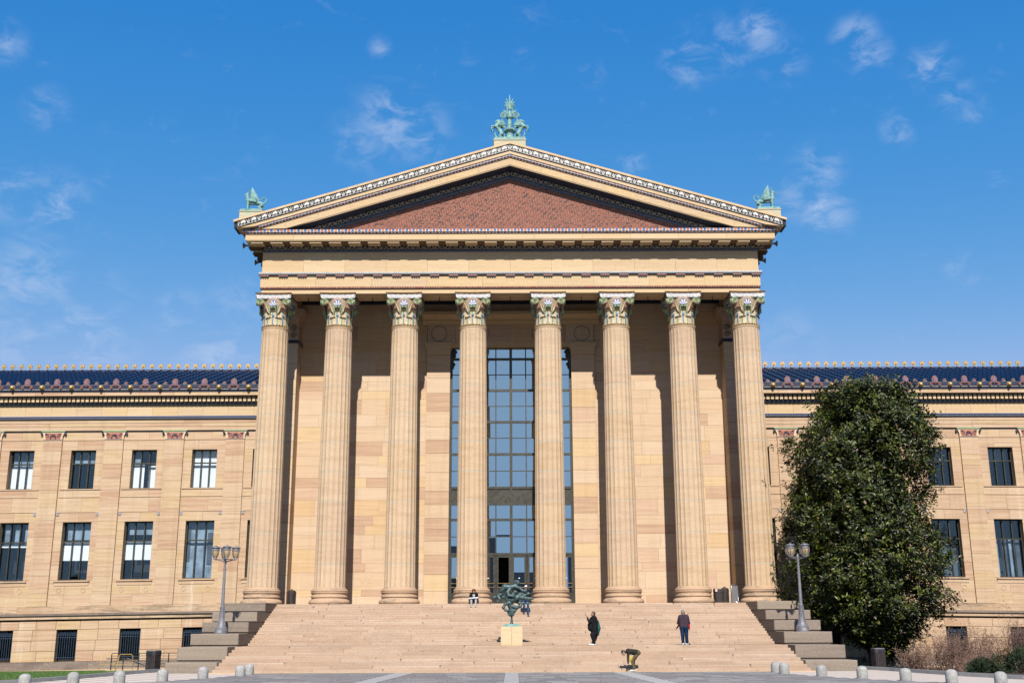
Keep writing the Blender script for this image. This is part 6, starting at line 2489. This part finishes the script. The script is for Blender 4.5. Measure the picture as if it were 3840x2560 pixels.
for s in (-1, 1):
    h_ = lambda a, b, d=0.0: (s * -((a - 785) / 356.0) , d, (1225 - b) / 356.0)
    P = []

    def ch(pts, rads):
        for (a, b, ra, rb) in zip(pts, pts[1:], rads, rads[1:]):
            P.append(('c', a, ra, b, rb, 0))
    ch([h_(600, 1090), h_(580, 1040), h_(540, 960), h_(490, 900), h_(500, 860)], [.13, .14, .13, .15, .13])
    ch([h_(510, 860), h_(545, 810), h_(550, 770)], [.13, .10, .085])
    ch([h_(540, 765), h_(500, 770), h_(460, 795)], [.085, .07, .045])
    ch([h_(550, 745), h_(556, 725)], [.02, .01])
    for dd in (-.09, .09):
        ch([h_(480, 910, dd), h_(430, 910 + dd * 60, dd), h_(375, 920 + dd * 150, dd), h_(375, 980 + dd * 150, dd), h_(400, 1025, dd)], [.075, .05, .04, .03, .03])
        ch([h_(600, 1095, dd), h_(560, 1150, dd) if dd < 0 else h_(660, 1110, dd), h_(595, 1175, dd) if dd < 0 else h_(670, 1150, dd), h_(595, 1215, dd) if dd < 0 else h_(660, 1215, dd)], [.11, .075, .05, .045])
    ch([h_(540, 1215), h_(490, 1170), h_(450, 1100), h_(452, 1050), h_(470, 1035)], [.05, .05, .04, .03, .02])
    ob('winged_beast', blob('winged_beast', P, .016, ['patina'], .03), t)
    for dd in (-.15, .15):
        mb = MB()
        for i in range(9):
            k = i / 8
            root = Vector(h_(520 + 100 * k, 920 - 10 * k, dd))
            tip = Vector(h_(625 + 85 * k, 740 + 150 * k, dd * 1.5))
            d = tip - root
            feather(mb, root, d, d.length, .045, Vector((0, 0, 0)), 0)
        ob('wing', mb.mesh('wing', 'patina', smooth=True), t)
ob('base', MB().box(-.98, .98, -.40, .5, -.16, .02).mesh('base', 'patina'), t)

# ------------------------------------------------------------------ people
def vec(a):
    return np.array(a, float)


def hand(P, wrist, dirv, side, m, curl=.35, sc=1.0, thumb=1):
    w = vec(wrist)
    d = vec(dirv) / np.linalg.norm(dirv)
    s = vec(side) - d * (vec(side) @ d)
    s /= np.linalg.norm(s)
    n = np.cross(d, s)
    P.append(('c', tuple(w), .024 * sc, tuple(w + d * .075 * sc), .030 * sc, m))
    P.append(('c', tuple(w + s * .018 * sc + d * .03), .020 * sc, tuple(w + s * .022 * sc + d * .08 * sc), .02 * sc, m))
    P.append(('c', tuple(w - s * .018 * sc + d * .03), .020 * sc, tuple(w - s * .022 * sc + d * .08 * sc), .02 * sc, m))
    for i, L in enumerate((.068, .078, .072, .055)):
        b = w + d * .085 * sc + s * (-.030 + .020 * i) * sc
        k = b + (d * math.cos(curl) + n * math.sin(curl)) * L * .5 * sc
        e = k + (d * math.cos(curl * 2.2) + n * math.sin(curl * 2.2)) * L * .5 * sc
        P.append(('c', tuple(b), .0095, tuple(k), .009, m, .006))
        P.append(('c', tuple(k), .009, tuple(e), .0075, m, .006))
    b = w + d * .02 * sc - s * .03 * thumb * sc
    k = b + (d * .6 - s * .7 * thumb + n * .3) * .045
    P.append(('c', tuple(b), .013, tuple(k), .011, m, .008))
    P.append(('c', tuple(k), .011, tuple(k + (d * .9 + n * .35) * .03), .009, m, .006))


def person(label, loc, rz, J, mats, fat=1.0, sleeves=True, hair='short', group=None, hand_curl=.4, scale=1.0, cap=False):
    """J: joints in metres, x right, -y forward. material ids: 0 skin 1 hair 2 top 3 trousers 4 shoe 5 eye"""
    P = []
    g = fat
    sL, sR, hL, hR = map(vec, (J['shL'], J['shR'], J['hipL'], J['hipR']))
    nk, hd = vec(J['neck']), vec(J['head'])
    mid_h, mid_s = (hL + hR) / 2, (sL + sR) / 2
    for a, b in ((hL, sL), (hR, sR)):
        a2 = a * .85 + mid_h * .15
        b2 = b * .72 + mid_s * .28
        P.append(('c', tuple(a2 + (b2 - a2) * .18), .115 * g, tuple(b2), .105 * g, 2))
    P.append(('c', tuple(mid_h + (mid_s - mid_h) * .15), .125 * g, tuple(mid_s), .12 * g, 2))
    P.append(('c', tuple(sL), .062, tuple(sR), .062, 2))
    P.append(('c', tuple(hL), .105 * g, tuple(hR), .105 * g, 3))
    P.append(('c', tuple(mid_s + (nk - mid_s) * .3), .06, tuple(nk), .05, 0))
    P.append(('c', tuple(nk), .05, tuple(hd), .052, 0))
    f = vec(J.get('face', (0, -1, 0)))
    f = f / np.linalg.norm(f)
    up = vec(J.get('up', (0, 0, 1)))
    up = up - f * (f @ up)
    up /= np.linalg.norm(up)
    sd = np.cross(f, up)
    rot = Matrix((tuple(sd), tuple(-f), tuple(up))).transposed().to_euler()
    P.append(('e', tuple(hd + up * .01), (.075, .093, .105), 0, tuple(rot)))
    P.append(('e', tuple(hd + f * .045 - up * .055), (.048, .05, .055), 0, tuple(rot)))
    P.append(('c', tuple(hd + f * .088 + up * .012), .010, tuple(hd + f * .108 - up * .022), .014, 0, .006))
    for e in (-1, 1):
        P.append(('e', tuple(hd + sd * .078 * e - up * .005), (.014, .022, .032), 0, tuple(rot)))
        P.append(('e', tuple(hd + f * .087 + sd * .032 * e + up * .016), (.013, .008, .008), 5, tuple(rot)))
    P.append(('c', tuple(hd + f * .092 - sd * .02 - up * .05), .008, tuple(hd + f * .092 + sd * .02 - up * .05), .008, 6))
    P.append(('e', tuple(hd - f * .018 + up * .035), (.083, .095, .09), 1, tuple(rot)))
    if hair == 'bob':
        P.append(('e', tuple(hd - f * .03 - up * .02), (.098, .09, .11), 1, tuple(rot)))
        for e in (-1, 1):
            P.append(('c', tuple(hd + sd * .075 * e + up * .04), .035, tuple(hd + sd * .082 * e - up * .10 + f * .01), .03, 1))
    elif hair == 'mop':
        for k in range(9):
            a = k * .7
            P.append(('e', tuple(hd + up * .07 + sd * .055 * math.cos(a) + f * (.02 + .055 * math.sin(a))), (.045, .045, .045), 1))
        for e in (-1, 1):
            P.append(('c', tuple(hd + sd * .07 * e + up * .05), .035, tuple(hd + sd * .078 * e - up * .045), .028, 1))
    else:
        P.append(('e', tuple(hd - f * .035 + up * .0), (.08, .075, .085), 1, tuple(rot)))
    for S_ in 'LR':
        sh, el, wr = vec(J['sh' + S_]), vec(J['el' + S_]), vec(J['wr' + S_])
        P.append(('c', tuple(sh), .062 * g ** .5, tuple(el), .048 * g ** .5, 2))
        P.append(('c', tuple(el), .047 * g ** .5, tuple(wr), .034, 2 if sleeves else 0))
        hd_dir = vec(J.get('hand' + S_, wr - el))
        hand(P, wr, hd_dir, J.get('side' + S_, (1, 0, .2)), 0, hand_curl, 1.0, 1 if S_ == 'L' else -1)
        hp, kn, an, to = vec(J['hip' + S_]), vec(J['kn' + S_]), vec(J['an' + S_]), vec(J['to' + S_])
        P.append(('c', tuple(hp), .095 * g, tuple(kn), .066 * g ** .7, 3))
        P.append(('c', tuple(kn), .066 * g ** .7, tuple(an + (kn - an) * .06), .05 * g ** .5, 3))
        P.append(('c', tuple(an), .045, tuple(an + vec((0, 0, -.03))), .045, 4))
        P.append(('c', tuple(an + vec((0, 0, -.035)) - (to - an) * .25), .042, tuple(to), .036, 4))
    t = thing('person', label, 'person', loc, rz, group)
    t.scale = (scale,) * 3
    me = blob('body', P, .011, mats, .022)
    ob('body', me, t)
    return t


# seated with a board
zs = 3.312
J = dict(hipL=(-.10, .12, .10), hipR=(.10, .12, .10), shL=(-.18, .10, .53), shR=(.18, .10, .53), neck=(0, .07, .60), head=(0, .03, .70), face=(0, -1, -.35), up=(0, -.3, 1),
         elL=(-.25, -.02, .30), elR=(.25, -.02, .30), wrL=(-.22, -.24, .28), wrR=(.22, -.24, .28), handL=(.5, -.6, -.05), handR=(-.5, -.6, -.05),
         knL=(-.13, -.28, .20), knR=(.13, -.28, .20), anL=(-.12, -.44, -.165), anR=(.12, -.44, -.165), toL=(-.14, -.58, -.215), toR=(.14, -.58, -.215))
p = person('red-haired person in black sitting on the top step with a board', (-2.15, 64.72, zs), 0, J, ['skin', 'hair_red', 'cloth_black', 'cloth_grey', 'shoe_dark', 'hair_black', 'cloth_red'], hair='mop', sleeves=True, fat=.95)
ob('shirt_print', MB().box(-.05, .05, -.062, -.05, .36, .50).box(-.08, .08, -.060, -.05, .485, .505).mesh('shirt_print', 'tile_white'), p)
ob('shirt_figure', MB().flat([(-.02, .38), (.02, .38), (.025, .43), (.012, .47), (-.012, .47), (-.025, .43)], -.066, -.06).mesh('shirt_figure', 'cloth_black'), p)
ob('shoe_sole', MB().box(-.19, -.09, -.64, -.36, -.255, -.235).mesh('shoe_sole', 'shoe_white'), p)
ob('shoe_sole', MB().box(.09, .19, -.64, -.36, -.255, -.235).mesh('shoe_sole', 'shoe_white'), p)
o = ob('drawing_board', MB().box(-.29, .29, -.12, .12, -.012, .012).mesh('drawing_board', 'board_grey'), None, (-2.15, 64.44, zs + .31), (R(14), R(-4), 0))
tag(o, 'pale grey board lying across the knees of the seated person', 'board')

# coming down the steps behind the sculpture, white cap
J = dict(hipL=(-.10, 0, .80), hipR=(.10, 0, .80), shL=(-.19, -.04, 1.26), shR=(.19, -.04, 1.26), neck=(0, -.06, 1.35), head=(0, -.11, 1.45), face=(0, -1, -.45), up=(0, -.4, 1),
         elL=(-.27, -.02, 1.02), elR=(.27, -.05, 1.02), wrL=(-.24, -.20, .88), wrR=(.22, -.24, .92), knL=(-.11, -.10, .45), knR=(.10, -.17, .50), anL=(-.11, .06, .075), anR=(.10, -.32, -.05), toL=(-.13, -.08, .04), toR=(.12, -.47, -.09))
p = person('person in white cap and blue jeans walking down behind the bronze', (.80, 62.80, 2.672), .1, J, ['skin', 'cap_cloth', 'cloth_black', 'cloth_jean', 'shoe_brown', 'hair_black', 'skin_dark'], fat=.95)
brim = MB().flat([(.085 * math.cos(math.pi + math.pi * i / 10), .085 * math.sin(math.pi + math.pi * i / 10) * 1.3) for i in range(11)], -.006, .006)
brim.xf(Matrix.Rotation(R(90), 4, 'X'))
ob('cap_brim', brim.mesh('cap_brim', 'cloth_navy'), p, (0, -.17, 1.50), (R(-160), 0, 0))

# photographer in black, facing left
J = dict(hipL=(.02, -.11, .76), hipR=(.02, .11, .76), shL=(.02, -.19, 1.25), shR=(.02, .19, 1.25), neck=(.0, 0, 1.36), head=(-.015, 0, 1.475), face=(-1, -.1, .05),
         elL=(-.20, -.20, 1.08), elR=(-.20, .16, 1.08), wrL=(-.30, -.08, 1.30), wrR=(-.30, .05, 1.30), handL=(-.2, .2, 1), handR=(-.2, -.2, 1), sideL=(.2, 1, 0), sideR=(.2, 1, 0),
         knL=(-.03, -.10, .43), knR=(.06, .10, .43), anL=(.02, -.10, .075), anR=(-.06, .10, .075), toL=(-.15, -.11, .038), toR=(-.23, .10, .038))
p = person('large person in loose black clothes raising a phone on the landing', (4.02, 55.62, ZL), 0, J, ['skin_dark', 'hair_black', 'cloth_black', 'cloth_black', 'shoe_white', 'hair_black', 'skin'], fat=1.30)
P = [('c', (-.02, 0, 1.18), .19, (-.03, 0, .84), .22, 0), ('c', (.04, 0, 1.1), .19, (.05, 0, .62), .19, 0), ('c', (-.18, -.06, .96), .12, (-.16, -.04, .80), .13, 0), ('c', (-.06, -.10, .5), .13, (-.02, -.10, .28), .10, 0), ('c', (.08, .10, .5), .13, (.04, .10, .28), .10, 0)]
ob('coat', blob('coat', P, .016, ['cloth_black'], .05), p)
P = [('c', (.18, .0, 1.10), .09, (.24, .0, .80), .10, 0), ('c', (.24, .0, .80), .09, (.21, 0, .50), .05, 0)]
ob('teal_jacket', blob('teal_jacket', P, .014, ['cloth_teal'], .04), p)
ob('sock', MB().tube([(.02, -.10, .10), (.01, -.10, .17)], .052, 8).mesh('sock', 'cloth_jean'), p)
o = ob('phone', MB().box(-.006, .006, -.04, .04, -.075, .075).mesh('phone', 'black_iron'), None, (3.62, 55.61, ZL + 1.44), (0, R(8), 0))
tag(o, 'dark phone held up by the photographer in black', 'phone')

# couple on the landing
J = dict(hipL=(-.11, 0, .82), hipR=(.11, 0, .82), shL=(-.20, 0, 1.32), shR=(.20, 0, 1.32), neck=(-.01, 0, 1.42), head=(-.03, .03, 1.53), face=(-.35, 1, -.25), up=(0, .2, 1),
         elL=(-.28, .08, 1.03), elR=(.28, .08, 1.03), wrL=(-.14, .27, 1.02), wrR=(.14, .27, 1.02), handL=(.5, .5, 0), handR=(-.5, .5, 0),
         knL=(-.10, -.02, .45), knR=(.10, .02, .45), anL=(-.09, 0, .075), anR=(.10, .05, .075), toL=(-.16, .13, .038), toR=(.20, .15, .038))
p = person('grey-haired person in plum sweater and jeans seen from behind', (8.42, 55.62, ZL), 0, J, ['skin', 'hair_grey', 'cloth_plum', 'cloth_navy', 'shoe_white', 'hair_black', 'skin'], fat=1.12)
J = dict(hipL=(.10, 0, .80), hipR=(-.10, 0, .80), shL=(.17, 0, 1.27), shR=(-.17, 0, 1.27), neck=(.04, -.02, 1.36), head=(.10, -.04, 1.46), face=(-.5, -1, -.2),
         elL=(.22, -.02, 1.0), elR=(-.25, -.02, 1.0), wrL=(.22, -.08, .77), wrR=(-.38, -.10, .82), handL=(.05, -.1, -1), handR=(-.5, -.1, -.6), sideL=(0, 1, 0), sideR=(0, 1, .1),
         knL=(.09, -.02, .44), knR=(-.09, 0, .44), anL=(.12, 0, .075), anR=(-.09, 0, .075), toL=(.20, -.14, .038), toR=(-.09, -.14, .038))
p = person('fair-haired person in red mostly hidden behind the plum sweater', (8.53, 56.1, ZL), 0, J, ['skin', 'hair_blond', 'cloth_red', 'cloth_navy', 'shoe_dark', 'hair_black', 'cloth_red'], fat=.92, hair='bob')

# person stooping at the foot of the steps
J = dict(hipL=(.27, -.10, .80), hipR=(.27, .10, .80), shL=(-.16, -.17, .86), shR=(-.16, .17, .86), neck=(-.27, 0, .86), head=(-.37, 0, .80), face=(-.55, 0, -1), up=(-1, 0, .4),
         elL=(-.20, -.19, .56), elR=(-.16, .18, .56), wrL=(-.20, -.14, .34), wrR=(.02, .16, .50), handL=(-.6, 0, -.5), handR=(.3, -.2, -.8), sideL=(0, 1, 0), sideR=(0, 1, 0),
         knL=(.0, -.10, .46), knR=(.06, .10, .45), anL=(.06, -.10, .08), anR=(.12, .10, .08), toL=(-.10, -.11, .04), toR=(-.04, .09, .04))
p = person('person in dark jacket and olive trousers stooping at the lowest step', (5.38, 51.10, Z0 + .012), 0, J, ['skin', 'hair_black', 'cloth_dark_olive', 'cloth_olive', 'shoe_white', 'hair_black', 'skin'], fat=1.05)
P = [('e', (0, 0, 0), (.085, .035, .125), 0, (0, R(12), 0)), ('c', (0, 0, .12), .012, (.03, 0, .20), .012, 0)]
o = ob('yellow_pouch', blob('yellow_pouch', P, .01, ['bag_yellow'], .02), None, (5.29, 50.92, Z0 + .56))
tag(o, 'mustard yellow pouch dangling from the stooping person', 'bag')
